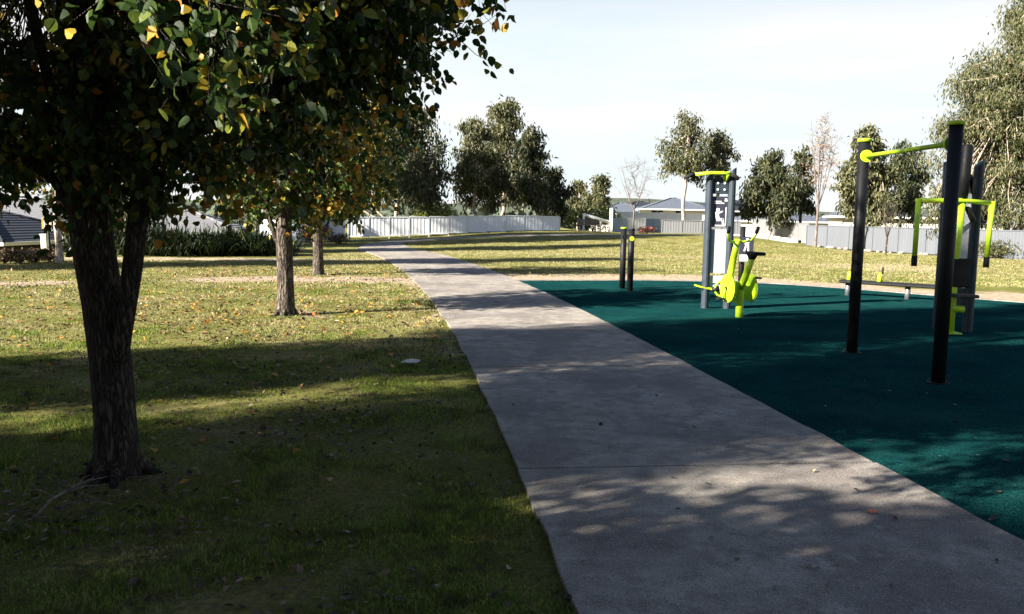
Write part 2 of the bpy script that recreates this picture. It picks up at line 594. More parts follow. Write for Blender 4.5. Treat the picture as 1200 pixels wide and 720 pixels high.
def path_left_x(y):
    """x of the left edge at forward distance y (near part)"""
    return np.interp(y, PC[:200, 1], PC[:200, 0] - PN[:200, 0] * PC[:200, 2])


def path_dist(x, y):
    """distance from the path edge, negative inside"""
    best = np.full(np.shape(x), 1e9)
    for i in range(0, len(PC), 3):
        best = np.minimum(best, np.hypot(x - PC[i, 0], y - PC[i, 1]) - PC[i, 2])
    return best


# rubber pad outline
RUB_FAR = [G(*q) for q in [(606, 330), (690, 330), (770, 330), (870, 332), (960, 337), (1100, 348), (1200, 356)]]
rub_far = catmull(np.array([(q.x, q.y, 0) for q in RUB_FAR] + [(14.0, 14.0, 0), (15.5, 8.0, 0), (14.5, 2.0, 0), (11.5, -3.0, 0)]), 6)

ax = grid_axis(-1500, 1500, -30, 30, .45); ay = grid_axis(-400, 2600, -8, 62, .45)
X, Y = np.meshgrid(ax, ay)
Z = terrain(X, Y)
pd = path_dist(X, Y)
rough = (rs.rand(*X.shape) - .5) * .03 * sstep(.5, 1.5, pd) * (1 - sstep(5.2, 4.4, X) * 0)
inr = (Y < np.interp(X, [q[0] for q in rub_far[:37]], [q[1] for q in rub_far[:37]]) + .6) & (X > np.interp(Y, PC[:200, 1], PC[:200, 0]))
Z = Z + np.where(inr, 0, rough)
Z = Z - np.where(pd < -.3, .02, 0) - 0.0
nx_, ny_ = len(ax), len(ay)
idx = np.arange(nx_ * ny_).reshape(ny_, nx_)
quads = np.stack([idx[:-1, :-1], idx[:-1, 1:], idx[1:, 1:], idx[1:, :-1]], -1).reshape(-1, 4)
ground = np_mesh('ground', np.stack([X, Y, Z], -1).reshape(-1, 3), [quads], M_LAWN, smooth=True)
tag(ground, kind='structure')


# worn tracks and the bare strip beyond the rubber
def bump1(x, c, w): return np.exp(-((x - c) / w) ** 2)


trk = np.interp(X, [-22, -14, -10.5, -8, -5.5, -3, -1.9], [15.4, 16.2, 17.6, 19.6, 20.4, 20.6, 20.0])
dirt = 1.1 * bump1(Y, trk, 1.15) * (X < -1.7) * (1 - .75 * bump1(X, -8.6, 1.4)) * (1 - sstep(-15, -22, X))
fy = np.interp(X, [q[0] for q in rub_far[:37]], [q[1] for q in rub_far[:37]])
strip = sstep(-.2, .1, Y - fy) * (1 - sstep(1.2, 4.2, Y - fy)) * sstep(-1.6, -.5, X) * 1.05
dirt = np.maximum(dirt, strip)
dirt = np.maximum(dirt, .55 * bump1(Y, 36 + .1 * X, 1.6) * sstep(-9, -6, X) * (X < 12))
dirt = np.maximum(dirt, .8 * bump1(np.hypot(X - 13.5, Y - 31), 0, 4.0))
dirt = np.maximum(dirt, .5 * bump1(np.hypot(X + 2.4, Y - 5.0), 0, .5))
dirt = np.maximum(dirt, .62 * bump1(np.hypot(X + 3.2, Y - 13.3), 0, .8))
dirt = np.maximum(dirt, .5 * bump1(np.hypot((X + 6.5) / 2.2, Y - 14.6), 0, 1.1))
dirt = np.maximum(dirt, .6 * bump1(pd, .1, .3) * (Y > 9))
dirt = np.maximum(dirt, .75 * bump1(Y - 28.2 - .25 * (X + 10), 0, 1.3) * (X < -4))
attr = ground.data.attributes.new('dirt', 'FLOAT', 'POINT')
attr.data.foreach_set('value', dirt.astype(np.float32).ravel())

# concrete path as slabs with open joints over a soil sheet
joint_hits = []
s0 = float(np.interp(5.35, PC[:200, 1], seg[:200]))
smb = MB(); bed_v, bed_f = [], []
L_SLAB = 3.6
k0 = -int(s0 // L_SLAB)
s_start = s0 + k0 * L_SLAB
rp = random.Random(4)
s = s_start
while s < seg[-1] - .2:
    e = min(s + L_SLAB, seg[-1])
    n = 10
    rows = []
    for i in range(n + 1):
        q = s + .011 + (e - s - .022) * i / n
        c, nrm, w = path_at(q)
        jl, jr = rp.uniform(-.012, .012), rp.uniform(-.012, .012)
        a = c - nrm * (w + jl); b = c + nrm * (w + jr)
        rows.append((a, c - nrm * w * .5, c, c + nrm * w * .5, b))
    vs, fs = [], []
    for r_ in rows:
        for q in r_: vs.append((q[0], q[1], tz(*q) + .028))
        a, b = r_[0], r_[-1]
        vs.append((a[0], a[1], tz(*a) - .08)); vs.append((b[0], b[1], tz(*b) - .08))
    for i in range(n):
        o, p = i * 7, (i + 1) * 7
        for j in range(4): fs.append((o + j, o + j + 1, p + j + 1, p + j))
        fs.append((o + 5, o, p, p + 5)); fs.append((o + 4, o + 6, p + 6, p + 4))
    fs.append((5, 6, 4, 3, 2, 1, 0)); o = n * 7
    fs.append((o, o + 1, o + 2, o + 3, o + 4, o + 6, o + 5))
    smb.add(vs, fs)
    s = e
tag(smb.build('path', M_CONC), kind='structure')
bed = MB()
for i in range(len(PC) - 1):
    a0, a1 = PC[i, :2] - PN[i] * (PC[i, 2] - .03), PC[i, :2] + PN[i] * (PC[i, 2] - .03)
    b0, b1 = PC[i + 1, :2] - PN[i + 1] * (PC[i + 1, 2] - .03), PC[i + 1, :2] + PN[i + 1] * (PC[i + 1, 2] - .03)
    bed.add([(*q, tz(*q) + .014) for q in (a0, a1, b1, b0)], [(0, 1, 2, 3)])
tag(bed.build('path_bedding', M_JOINT), kind='structure')

# rubber surface, its concrete edge
rb = []
ys = np.arange(-6, rub_far[0][1], .5)
for y in ys:
    xr = np.interp(y, PC[:200, 1], PC[:200, 0] + PN[:200, 0] * (PC[:200, 2] + .004))
    rb.append((xr, y))
poly = rb + [(q[0], q[1]) for q in rub_far] + [(8.0, -6.0)]
m_ = MB().add([(x, y, .016) for x, y in poly], [tuple(range(len(poly)))])
rubber = m_.build('rubber_surface', M_RUBBER)
tag(rubber, kind='structure')
ed = MB()
fd = np.gradient(rub_far[:, :2], axis=0); fd /= np.linalg.norm(fd, axis=1)[:, None]
fn = np.stack([-fd[:, 1], fd[:, 0]], 1)
for i in range(len(rub_far) - 1):
    p0, p1 = rub_far[i, :2], rub_far[i + 1, :2]
    q0, q1 = p0 + fn[i] * .16, p1 + fn[i + 1] * .16
    ed.add([(*p0, .034), (*p1, .034), (*q1, .034), (*q0, .034), (*p0, -.05), (*p1, -.05), (*q1, -.05), (*q0, -.05)],
           [(0, 1, 2, 3), (0, 4, 5, 1), (3, 2, 6, 7)])
tag(ed.build('kerb', M_CONC), kind='structure')


# ------------------------------------------------------------------ trees
def frames(dirs, rng):
    """per row: unit direction, a perpendicular with random roll, the normal"""
    d_ = dirs / np.maximum(np.linalg.norm(dirs, axis=1), 1e-6)[:, None]
    r_ = rng.normal(size=d_.shape)
    u = np.cross(d_, r_); u /= np.maximum(np.linalg.norm(u, axis=1), 1e-6)[:, None]
    return d_, u, np.cross(u, d_)


def leaf_mesh(name, pos, dirs, length, width, kind, m, parent, rng):
    n = len(pos)
    d_, u, w = frames(dirs, rng)
    L = length * rng.uniform(.65, 1.2, n)[:, None]; W = width * rng.uniform(.7, 1.15, n)[:, None]
    if kind == 'round':                                  # broad leaf, folded along its rib, pointed tip
        cu = rng.uniform(-.25, .12, n)[:, None]
        fold = rng.uniform(.05, .3, n)[:, None]
        M1 = pos + d_ * L * .36 + w * L * cu * .1; M2 = pos + d_ * L * .72 + w * L * cu * .45; T = pos + d_ * L + w * L * cu
        o_ = [pos]
        for sg_ in (-1, 1):
            o_ += [pos + d_ * L * .1 + u * W * .3 * sg_ + w * W * fold * .6, M1 + u * W * .5 * sg_ + w * W * fold, M2 + u * W * .34 * sg_ + w * W * fold * .7, pos + d_ * L * .9 + w * L * cu * .8 + u * W * .1 * sg_]
        V = np.stack(o_ + [T, M1, M2], 1).reshape(-1, 3)     # 0 base, 1-4 one edge, 5-8 other, 9 tip, 10 11 rib
        b = (np.arange(n) * 12)[:, None]
        qd = np.concatenate([b + np.array([q]) for q in ([0, 10, 2, 1], [10, 11, 3, 2], [11, 9, 4, 3], [0, 5, 6, 10], [10, 6, 7, 11], [11, 7, 8, 9])])
        return np_mesh(name, V, [qd], m, parent)
    if kind == 'lance':                                  # narrow hanging leaf or spray
        C = pos + d_ * L * .45 + w * W * .3
        V = np.stack([pos, C - u * W * .5, pos + d_ * L, C + u * W * .5], 1).reshape(-1, 3)
        b = (np.arange(n) * 4)[:, None]
        return np_mesh(name, V, [b + np.array([[0, 1, 2, 3]])], m, parent)
    if kind == 'strap':                                  # long arching strap
        dr = rng.uniform(.05, .55, n)[:, None] * np.array([[0, 0, -1]])
        pts = [pos, pos + d_ * L * .4, pos + d_ * L * .75 + dr * L * .35, pos + d_ * L * .95 + dr * L]
        side = np.cross(d_, np.array([[0, 0, 1.0]])); side /= np.maximum(np.linalg.norm(side, axis=1), 1e-6)[:, None]
        ws = [.35, .5, .4, .06]
        V = np.stack([p + s_ * side * W * k for p, k in zip(pts, ws) for s_ in (-1, 1)], 1).reshape(-1, 3)
        b = (np.arange(n) * 8)[:, None]
        f = np.concatenate([b + np.array([[2 * i, 2 * i + 1, 2 * i + 3, 2 * i + 2]]) for i in range(3)])
        return np_mesh(name, V, [f], m, parent)


def in_hull(hull, n, rng, shell=.55):
    """n points inside a list of ellipsoids (centre, radii, weight), denser towards the surface"""
    wts = np.array([h[2] for h in hull], float); wts /= wts.sum()
    ch = rng.choice(len(hull), n, p=wts)
    v_ = rng.normal(size=(n, 3)); v_ /= np.linalg.norm(v_, axis=1)[:, None]
    r_ = rng.uniform(0, 1, n) ** shell
    c = np.array([h[0] for h in hull])[ch]; rad = np.array([h[1] for h in hull])[ch]
    return c + v_ * rad * r_[:, None]


def grow(chains, clusters, rng, step=.35, jitter=.12, bend=.25, pathw=.35):
    """chains: fixed stems [(points, parent_index_or_None)], each a list of points; clusters are tied on greedily.
    returns node positions, parents, cluster node ids"""
    nodes, par, plen = [], [], []
    for pts, p0 in chains:
        prev = p0
        for q in pts:
            nodes.append(np.array(q, float)); par.append(-1 if prev is None else prev)
            plen.append(0 if prev is None else plen[prev] + np.linalg.norm(nodes[-1] - nodes[prev]))
            prev = len(nodes) - 1
    n_fixed = len(nodes)
    zmin = min(q[2] for q in nodes)
    top = nodes[n_fixed - 1]
    order = np.argsort(np.linalg.norm(clusters - np.array(chains[0][0][-1]), axis=1))
    tips = []
    for ci in order:
        c = clusters[ci]
        N = np.array(nodes); PL = np.array(plen)
        dd = N - c
        dist = np.linalg.norm(dd, axis=1)
        rising = np.maximum(0, N[:, 2] - c[2]) * .9        # branches climb, they seldom hang
        cost = dist + pathw * PL + rising
        low = chains[0][0][0][2] + .75 * (chains[0][0][-1][2] - chains[0][0][0][2])
        cost[N[:, 2] < low] += 50
        b = int(np.argmin(cost))
        a = N[b]; vec = c - a; L = np.linalg.norm(vec)
        k = max(1, int(L / step))
        prev = b
        sag = np.array([0, 0, 1.0]) * L * bend * rng.uniform(-.3, .6)
        off = rng.normal(size=3) * L * .08
        for i in range(1, k + 1):
            t_ = i / k
            q = a + vec * t_ + (sag + off) * (4 * t_ * (1 - t_)) * .35 + rng.normal(size=3) * jitter * step * (t_ < 1)
            nodes.append(q); par.append(prev); plen.append(plen[prev] + L / k); prev = len(nodes) - 1
        tips.append(prev)
    return np.array(nodes), np.array(par), np.array(tips)


def limb_radii(par, r_trunk, r_tip):
    n = len(par); cnt = np.zeros(n)
    has = np.zeros(n, bool)
    for i in range(n):
        if par[i] >= 0: has[par[i]] = True
    cnt[~has] = 1
    for i in range(n - 1, -1, -1):
        if par[i] >= 0: cnt[par[i]] += cnt[i]
    k = math.log(r_trunk / r_tip) / math.log(max(cnt.max(), 2))
    return r_tip * cnt ** k


def limbs_mb(nodes, par, rad, sides_big=10, rng=None, flare=1.3, wob=.06):
    kids = [[] for _ in nodes]
    for i, p in enumerate(par):
        if p >= 0: kids[p].append(i)
    mb = MB()
    started = [i for i, p in enumerate(par) if p < 0]
    z0 = nodes[started[0]][2]
    stack = [(i, None) for i in started]
    while stack:
        i, pre = stack.pop()
        pts, rr = [], []
        if pre is not None:
            pts.append(nodes[pre]); rr.append(rad[i] * 1.15 if rad[i] < rad[pre] * .6 else rad[pre] * .85)
        cur = i
        while True:
            r_ = rad[cur]
            h = nodes[cur][2] - z0
            if pre is None: r_ *= 1 + (flare - 1) * max(0, 1 - h / .45) ** 2
            pts.append(nodes[cur]); rr.append(r_)
            ks = kids[cur]
            if not ks: break
            m = max(ks, key=lambda q: rad[q])
            for q in ks:
                if q != m: stack.append((q, cur))
            cur = m
        if len(pts) < 2: continue
        r0 = max(rr)
        n = sides_big if r0 > .06 else (6 if r0 > .02 else (4 if r0 > .006 else 3))
        rr[-1] *= .6
        mb.tube(pts, rr, n, cap=False)
    return mb


def roughen(o, rng, amt):
    """uneven bark: push the vertices of thick wood about"""
    me = o.data
    n = len(me.vertices)
    co = np.empty(n * 3, np.float32); me.vertices.foreach_get('co', co)
    nm = np.empty(n * 3, np.float32); me.vertices.foreach_get('normal', nm)
    co = co.reshape(-1, 3) + nm.reshape(-1, 3) * (rng.normal(size=(n, 1)) * amt)
    me.vertices.foreach_set('co', co.astype(np.float32).ravel()); me.update()


def make_tree(name, label, cat, base, trunk_pts, hull, n_clusters, leaves, seed, r_trunk, r_tip=.006, leaf=(.085, .07), kind='round',
              bark=None, leafmat=None, crad=.35, twigs=5, group=None, step=.35, droop=.5, extra=None, shell=.55, flare=1.3, bare=False, pathw=.35, avoid=None, roots=0):
    rng = np.random.RandomState(seed)
    root = thing(name, label, cat, base, 0, group)
    cl = in_hull(hull, n_clusters, rng, shell)
    if avoid is not None: cl = cl[[not avoid(q) for q in cl]]
    chains = [([np.array(q, float) for q in trunk_pts], None)]
    forced = {}
    if extra:
        off = len(trunk_pts)
        for pts, pi, rr in extra:
            chains.append((pts, pi))
            forced.update({off + i: rr for i in range(len(pts))}); off += len(pts)
    nodes, par, tips = grow(chains, cl, rng, step, pathw=pathw)
    rad = limb_radii(par, r_trunk, r_tip)
    for i, rr in forced.items(): rad[i] = max(rad[i], rr)
    wood = limbs_mb(nodes, par, rad, 14, flare=flare)
    for k in range(roots):
        a = 6.283 * k / max(1, roots) + rng.uniform(-.4, .4); L = rng.uniform(.12, .26)
        ca, sa = math.cos(a), math.sin(a); r0 = r_trunk
        wood.tube([(ca * r0 * .55, sa * r0 * .55, .24), (ca * r0 * .85, sa * r0 * .85, .08), (ca * (r0 + L * .35), sa * (r0 + L * .35), .005), (ca * (r0 + L), sa * (r0 + L), -.05)], [.035, .048, .03, .015], 7, cap=False)
    pos, dirs = [], []
    ctr_ = np.array(trunk_pts[-1], float)
    for ti in tips:
        c = nodes[ti]; p = nodes[par[ti]]
        ax_ = c - p; ax_ = ax_ / max(np.linalg.norm(ax_), 1e-6)
        if twigs:
            for k in range(twigs):
                dv = ax_ * .6 + rng.normal(size=3) * .65 + np.array([0, 0, -.12 if not bare else .35])
                dv /= np.linalg.norm(dv)
                L = crad * rng.uniform(.7, 1.5)
                mid_ = c + dv * L * .5 + rng.normal(size=3) * L * .08
                end = c + dv * L + np.array([0, 0, -.08 * L]) + rng.normal(size=3) * L * .08
                wood.tube([c, mid_, end], [r_tip * .8, r_tip * .55, r_tip * .25], 3, cap=False)
                m_l = max(1, int(leaves / twigs)) if leaves else 0
                tt = rng.uniform(.15, 1.05, m_l)[:, None]
                q = c + (end - c) * tt + rng.normal(size=(m_l, 3)) * crad * .13
                pos.append(q)
                dirs.append(np.tile(dv * .45, (m_l, 1)) + rng.normal(size=(m_l, 3)) * .55 + np.array([0, 0, -droop]))
        elif leaves:
            q = c + rng.normal(size=(leaves, 3)) * np.array([crad, crad, crad * .8]) * .55
            pos.append(q)
            dirs.append(rng.normal(size=(leaves, 3)) * .55 + np.array([0, 0, -droop]))
    w = wood.build('trunk', bark or M_BARK, root)
    if leaves:
        leaf_mesh('crown', np.concatenate(pos), np.concatenate(dirs), leaf[0], leaf[1], kind, leafmat, root, rng)
    return root


# the near pear tree: thick trunk at the left, its low crown overhangs the lawn
PB = G(138, 556)
ptr = [(0, 0, 0), (0, 0, .12), (-.005, .0, .35), (-.025, .01, .7), (-.065, .02, 1.05), (-.12, .03, 1.4), (-.15, .05, 1.75), (-.15, .06, 2.2), (-.1, .08, 2.8), (-.05, .1, 3.5), (0, .05, 4.3)]
stem = [(.05, -.05, .72), (.10, -.07, .95), (.16, -.08, 1.25), (.20, -.09, 1.5), (.27, -.08, 1.9), (.42, -.1, 2.4), (.6, -.15, 3.0)]
limbR = [(.35, -.05, 1.95), (.75, -.12, 2.15), (1.2, -.18, 2.38), (1.62, -.22, 2.68), (1.95, -.25, 2.95), (2.2, -.25, 3.3)]
limbL = [(-.3, .0, 1.75), (-.7, -.1, 2.1), (-1.2, -.2, 2.5), (-1.8, -.3, 3.0)]
limbF = [(-.1, -.35, 2.1), (.1, -.9, 2.45), (.35, -1.5, 2.8), (.6, -2.0, 3.3)]
make_tree('pear_tree', 'big pear tree at the left of the photo, dark forked trunk and low overhanging crown', 'tree',
          (PB.x, PB.y, 0), ptr,
          [((-.1, .3, 3.95), (2.55, 2.6, 2.15), 10), ((.45, .0, 1.95), (.6, .5, .3), .45), ((-.6, .2, 2.0), (.6, .6, .3), .4), ((.95, -.1, 3.3), (1.3, 1.5, 1.15), 2.0), ((1.5, -.3, 2.95), (.75, .95, .65), 2.1), ((1.3, -1.95, 2.65), (.5, .4, .5), .45), ((-1.5, .3, 2.7), (1.3, 1.6, 1.0), 1.6), ((.3, .4, 2.45), (1.2, 1.4, .5), .8),
           ((-.2, 1.2, 2.4), (1.5, 1.2, .6), .8)],
          860, 70, 11, .120, .0045, (.06, .052), 'round', M_BARK_SHADED, M_PEAR, .30, 6, 'pear trees along the path', .3, .55,
          [(stem, 3, .056), (limbR, 6, .03), (limbL, 5, .035), (limbF, 6, .028)], .5, 1.2, roots=7)

# the second and third pear trees
T2 = G(335, 369); T3 = G(373, 322)
ptr2 = [(0, 0, 0), (0, 0, .15), (.0, 0, .5), (-.01, 0, .95), (-.02, 0, 1.4), (-.02, .02, 1.9), (0, .05, 2.6), (.03, .03, 3.4)]
pear2 = make_tree('pear_tree', 'second pear tree along the path, sunlit straight trunk rising from the leaf strewn lawn', 'tree', (T2.x, T2.y, 0), ptr2,
                  [((.05, .8, 3.2), (1.75, 1.6, 1.9), 6), ((.1, .35, 2.2), (1.2, 1.15, .6), 2)], 280, 46, 23, .125, .005, (.095, .08), 'round', M_BARK, M_PEAR, .36, 5,
                  'pear trees along the path', .32, .5, [([(-.12, -.03, 1.15), (-.26, -.06, 1.6), (-.42, -.08, 2.1)], 3, .045)], .6, 1.25, roots=5)
pear3 = make_tree('pear_tree', 'third and farthest pear tree along the path, slim pale trunk below a yellowing crown', 'tree', (T3.x, T3.y, 0), ptr2,
                  [((.1, 0, 3.4), (1.85, 1.85, 1.9), 6), ((.2, 0, 2.3), (1.3, 1.2, .6), 2)], 260, 40, 31, .13, .006, (.11, .095), 'round', M_BARK, M_PEAR, .38, 5,
                  'pear trees along the path', .32, .5, [([(-.2, 0, 1.5), (-.5, .02, 2.0)], 4, .05)], .6, 1.25)

# trees beside and behind the camera for foreground shade, some added to block sky
SHX = -12.0
tall = make_tree('tall_gum_tree', 'tall narrow gum tree left outside the photo, level with the near pear tree', 'tree', (SHX, 3.65, 0),
                 [(0, 0, 0), (.03, 0, .8), (-.05, .04, 2.0), (.05, 0, 4.0), (0, .05, 7), (.1, 0, 10), (.05, 0, 12.5)],
                 [((0, 0, 2.6), (1.35, 1.35, 1.6), 3), ((.1, .1, 5.0), (1.6, 1.55, 2.2), 5), ((-.1, 0, 8.0), (1.55, 1.55, 2.4), 5), ((.1, -.1, 10.8), (1.45, 1.45, 2.2), 4), ((0, 0, 13.2), (1.0, 1.0, 1.6), 1.6)],
                 330, 80, 301, .2, .012, (.30, .105), 'lance', M_BARK_PALE, M_EUC_DK, .5, 0, 'tall gum trees outside the left edge', .7, .8, None, .6)
SHADE = [(-12.0, -.4, 1.0, 'tall narrow gum tree left outside the photo, nearest to the camera'),
         (-11.8, -5.1, 1.0, 'tall narrow gum tree outside the photo, behind the camera on the left'),
         (-12.2, -8.8, 1.0, 'tall narrow gum tree outside the photo, second behind the camera'),
         (-11.8, -13.0, 1.0, 'tall narrow gum tree outside the photo, third behind the camera'),
         (-7.2, -8.8, .95, 'tall narrow gum tree behind the camera, close to the path'),
         (-7.0, -14.0, 1.0, 'tall narrow gum tree farthest behind the camera'),
         (-20.5, 19.2, 1.0, 'tall narrow gum tree far left outside the photo beyond the near pear'),
         (-19.5, 30.0, 1.05, 'tall narrow gum tree farthest left outside the photo near the dark house'),
         (-17.0, -3.0, 1.0, 'tall narrow gum tree outside the photo, second row on the left'),
         (-17.0, -8.0, 1.0, 'tall narrow gum tree outside the photo, second row behind the camera'),
         (-5.0, -20.0, 1.15, 'gum tree added to block skylight, far behind the camera on the path side'),  # this and the next three are unseen, added to block skylight
         (1.5, -10.5, 1.1, 'gum tree added to block skylight, directly behind the camera'),
         (7.5, -9.0, 1.1, 'gum tree added to block skylight, behind the camera on the right side'),
         (4.5, -16.0, 1.1, 'gum tree added to block skylight, far behind the camera on the right side'),
         (-16.8, 37.5, 1.3, 'tall narrow gum tree rising behind the strappy hedge left of the second pear'),
         (-19.5, 40.6, 1.32, 'tall narrow gum tree behind the strappy hedge, hidden by the near pear crown'),
         (-14.5, 49.0, 1.15, 'tall narrow gum tree at the left end of the white fence, behind the second pear'),
         (-13.5, -19.0, 1.15, 'tall narrow gum tree far behind the camera on the left side')]
for i, (x, y, sc_, lb) in enumerate(SHADE):
    copy_thing(tall, (x, y, tz(x, y)), 1.1 + 1.7 * i, lb, 'tall gum trees outside the left edge', sc_)


# the gum trees behind the fences
def gum(name, label, px, dist, top, width, crown_base, seed, mat, bark=None, lean=0.0, n=130, lv=60, lf=(.40, .14), trunks=None, group='gum trees beyond the fences', z=None, blobs=10, tight=.5):
    rng = np.random.RandomState(seed)
    b = P(px, 262, dist)
    base = Vector((b.x, dist, tz(b.x, dist) if z is None else z))
    H = P(px, top, dist).z - base.z
    W = width * dist / FPX / 2
    cb = P(px, crown_base, dist).z - base.z
    hull = []
    for i in range(blobs):
        f = (i + .5) / blobs
        zc = cb + (H - cb) * (.12 + .74 * f)
        env = W * (1.0 - .55 * max(0, f - .5) / .5) * (.8 + .2 * min(1, f / .25))
        rr = W * rng.uniform(.34, .55) * (1 - .3 * f)
        a = i * 2.4 + rng.uniform(-.5, .5)
        off = max(0, env - rr) * rng.uniform(.75, 1.05)
        hull.append(((math.cos(a) * off + lean * W * f, math.sin(a) * off, zc), (rr, rr, min(rr * 1.25, (H - cb) * .2)), rr ** 2))
    hull.append(((lean * W * .4, 0, cb + (H - cb) * .45), (W * .45, W * .45, (H - cb) * .36), W * W * .22))
    hull.append(((lean * W, 0, cb + (H - cb) * .84), (W * .32, W * .32, (H - cb) * .17), (W * .3) ** 2))
    th = max(1.0, cb * .95)
    tp = [(0, 0, 0), (.02 * W, 0, th * .3), (rng.uniform(-.1, .1) * W, 0, th * .65), (rng.uniform(-.12, .12) * W, 0, th), (lean * W * .4, 0, th + (H - th) * .35), (lean * W * .8, 0, th + (H - th) * .7)]
    ex = None
    if trunks:
        ex = []
        for dx in trunks:
            ex.append(([(dx * .2, .1, th * .3), (dx * .55, .15, th * .7), (dx, .2, th * 1.15), (dx * 1.3, .2, th * 1.15 + (H - th) * .3)], 0, .07))
    return make_tree(name, label, 'tree', base, tp, hull, int(n * 1.25), int(lv * .85), seed, .022 * H * .5 + .03, .015, lf, 'lance', bark or M_BARK_PALE, mat, .30 * W / 3.0 + .24, 0, group, .8, 1.1, ex, tight, 1.25)


gum('gum_tree', 'dense dark gum tree with pale forked trunks behind the white fence, beside the pears', 470, 58, 118, 136, 250, 41, M_EUC_DK, n=230, lv=70, trunks=(-2.6, -1.7, 1.5), lf=(.36, .13))
gum('gum_tree', 'open grey green gum tree right of the dark one behind the white fence', 558, 62, 132, 84, 246, 42, M_EUC, n=110, lv=62, trunks=(.9,))
gum('gum_tree', 'tallest spiky gum tree behind the white fence, middle of its clump', 590, 66, 112, 78, 246, 43, M_EUC, n=110, lv=62)
gum('gum_tree', 'gum tree with darker right side at the end of the white fence clump', 615, 60, 140, 62, 246, 44, M_EUC_DK, n=95, lv=60, lean=.15)
gum('gum_tree', 'small round dark tree left of the black park bench', 646, 70, 196, 52, 256, 45, M_EUC_DK, n=80, lv=60, bark=M_BARK)
gum('gum_tree', 'small thin grey tree right above the black park bench', 678, 84, 206, 30, 254, 46, M_EUC, n=40, lv=50)
gum('gum_tree', 'small brown tinged tree between the park bench and the bare tree', 701, 80, 204, 40, 250, 47, M_EUC_BR, n=50, lv=55)
gum('gum_tree', 'tall brown gum tree with bare pale trunk behind the fitness panel', 800, 64, 132, 74, 214, 48, M_EUC_BR, n=95, lv=48, lf=(.32, .11), lean=.12)
gum('gum_tree', 'grey gum tree with thin trunk just right of the tall brown one', 838, 66, 144, 54, 222, 49, M_EUC_BR, n=80, lv=44, lf=(.32, .11))
gum('gum_tree', 'wide bushy gum tree behind the exercise bike', 900, 66, 178, 82, 262, 50, M_EUC_DK, n=150, lv=60)
gum('gum_tree', 'narrow taller gum tree leaning over the bushy one behind the exercise bike', 938, 70, 160, 38, 256, 51, M_EUC_DK, n=60, lv=48, bark=M_BARK)
gum('gum_tree', 'pyramid shaped olive gum tree left of the pull up bar post', 1012, 58, 148, 66, 266, 52, M_EUC, n=150, lv=62)
gum('gum_tree', 'dark gum tree seen between the two pull up bar posts', 1055, 63, 160, 66, 262, 53, M_EUC_DK, n=95, lv=55, bark=M_BARK)
# the big one on the right
BX = P(1178, 290, 44)
big = make_tree('gum_tree', 'huge olive gum tree filling the right edge of the photo', 'tree', (BX.x, 44, tz(BX.x, 44)),
                [(0, 0, 0), (.05, 0, 1.0), (-.1, 0, 2.4), (-.3, 0, 4.0), (-.2, 0, 6.5), (.2, 0, 9)],
                [((-.6, 0, 4.2), (3.7, 3.2, 3.2), 6), ((-.4, 0, 7.4), (3.5, 3.2, 2.8), 6), ((.9, 0, 10.2), (3.1, 3, 2.6), 5), ((1.9, 0, 12.4), (2.4, 2.4, 1.8), 3), ((3.5, 0, 6.5), (3.5, 3.2, 4.2), 5),
                 ((-2.4, -.4, 2.6), (1.9, 1.9, 1.8), 1.6)],
                520, 130, 61, .34, .022, (.27, .075), 'lance', M_BARK_PALE, M_EUC_BR, .62, 0, 'gum trees beyond the fences', .8, 1.2,
                [([(.5, .1, .8), (1.3, .2, 2.6), (2.2, .2, 4.6), (2.8, .3, 7)], 0, .16)], .5)


# bare trees
def bare(label, px, dist, base_z, top, width, seed, fork, dry=None, n=70, mat=None):
    b = P(px, 262, dist)
    base = Vector((b.x, dist, base_z))
    H = P(px, top, dist).z - base_z
    W = width * dist / FPX / 2
    tp = [(0, 0, 0), (.01, 0, H * fork * .5), (.03, 0, H * fork)]
    rng = np.random.RandomState(seed)
    stems = []
    for k in range(6):
        a = 6.283 * k / 6 + rng.uniform(-.3, .3); sp = rng.uniform(.3, 1.0) * W; hh = H * rng.uniform(.72, .97)
        stems.append(([(.03 + math.cos(a) * sp * f ** .8, math.sin(a) * sp * f ** .8, H * fork + (hh - H * fork) * f) for f in (.2, .45, .7, .95)], 2, .006))
    hull = [((0, 0, H * (fork + .25)), (W * .75, W * .75, H * .16), 1), ((0, 0, H * .72), (W, W, H * .2), 1.5), ((.1 * W, 0, H * .86), (W * .7, W * .7, H * .13), .9)]
    return make_tree('bare_tree', label, 'tree', base, tp, hull, n, dry or 0, seed, 0.006 * H + .025, .009, (.16, .08), 'lance', mat or M_TWIG, M_DRY, .42, 4,
                     'bare trees on the lawn', .35, .5, stems, .8, 1.2, bare=True, pathw=.05)


bare('bare grey vase shaped tree in front of the far houses', 742, 56, tz(P(742, 262, 56).x, 56), 184, 62, 71, .30, n=70)
bare('bare tree with tan dry leaves low down by the grey fence', 957, 47, tz(P(957, 262, 47).x, 47), 130, 46, 72, .30, dry=3, n=95)
bare('small bare dark sapling against the grey fence, right of the pull up post', 1040, 41.5, tz(P(1040, 262, 41.5).x, 41.5), 232, 26, 73, .3, n=16, mat=M_BARK)

# the slim pale tree by the left house
pt = G(70, 308)
make_tree('slim_tree', 'slim pale trunk tree in front of the left house garage', 'tree', (pt.x, pt.y, tz(pt.x, pt.y)), [(0, 0, 0), (0, 0, .5), (-.03, 0, 1.1), (-.02, 0, 1.7), (0, 0, 2.4)],
          [((0, 0, 3.0), (1.2, 1.2, 1.1), 1)], 70, 40, 81, .10, .008, (.12, .08), 'round', M_BARK_PALE, M_PEAR, .4, 4, None, .4)


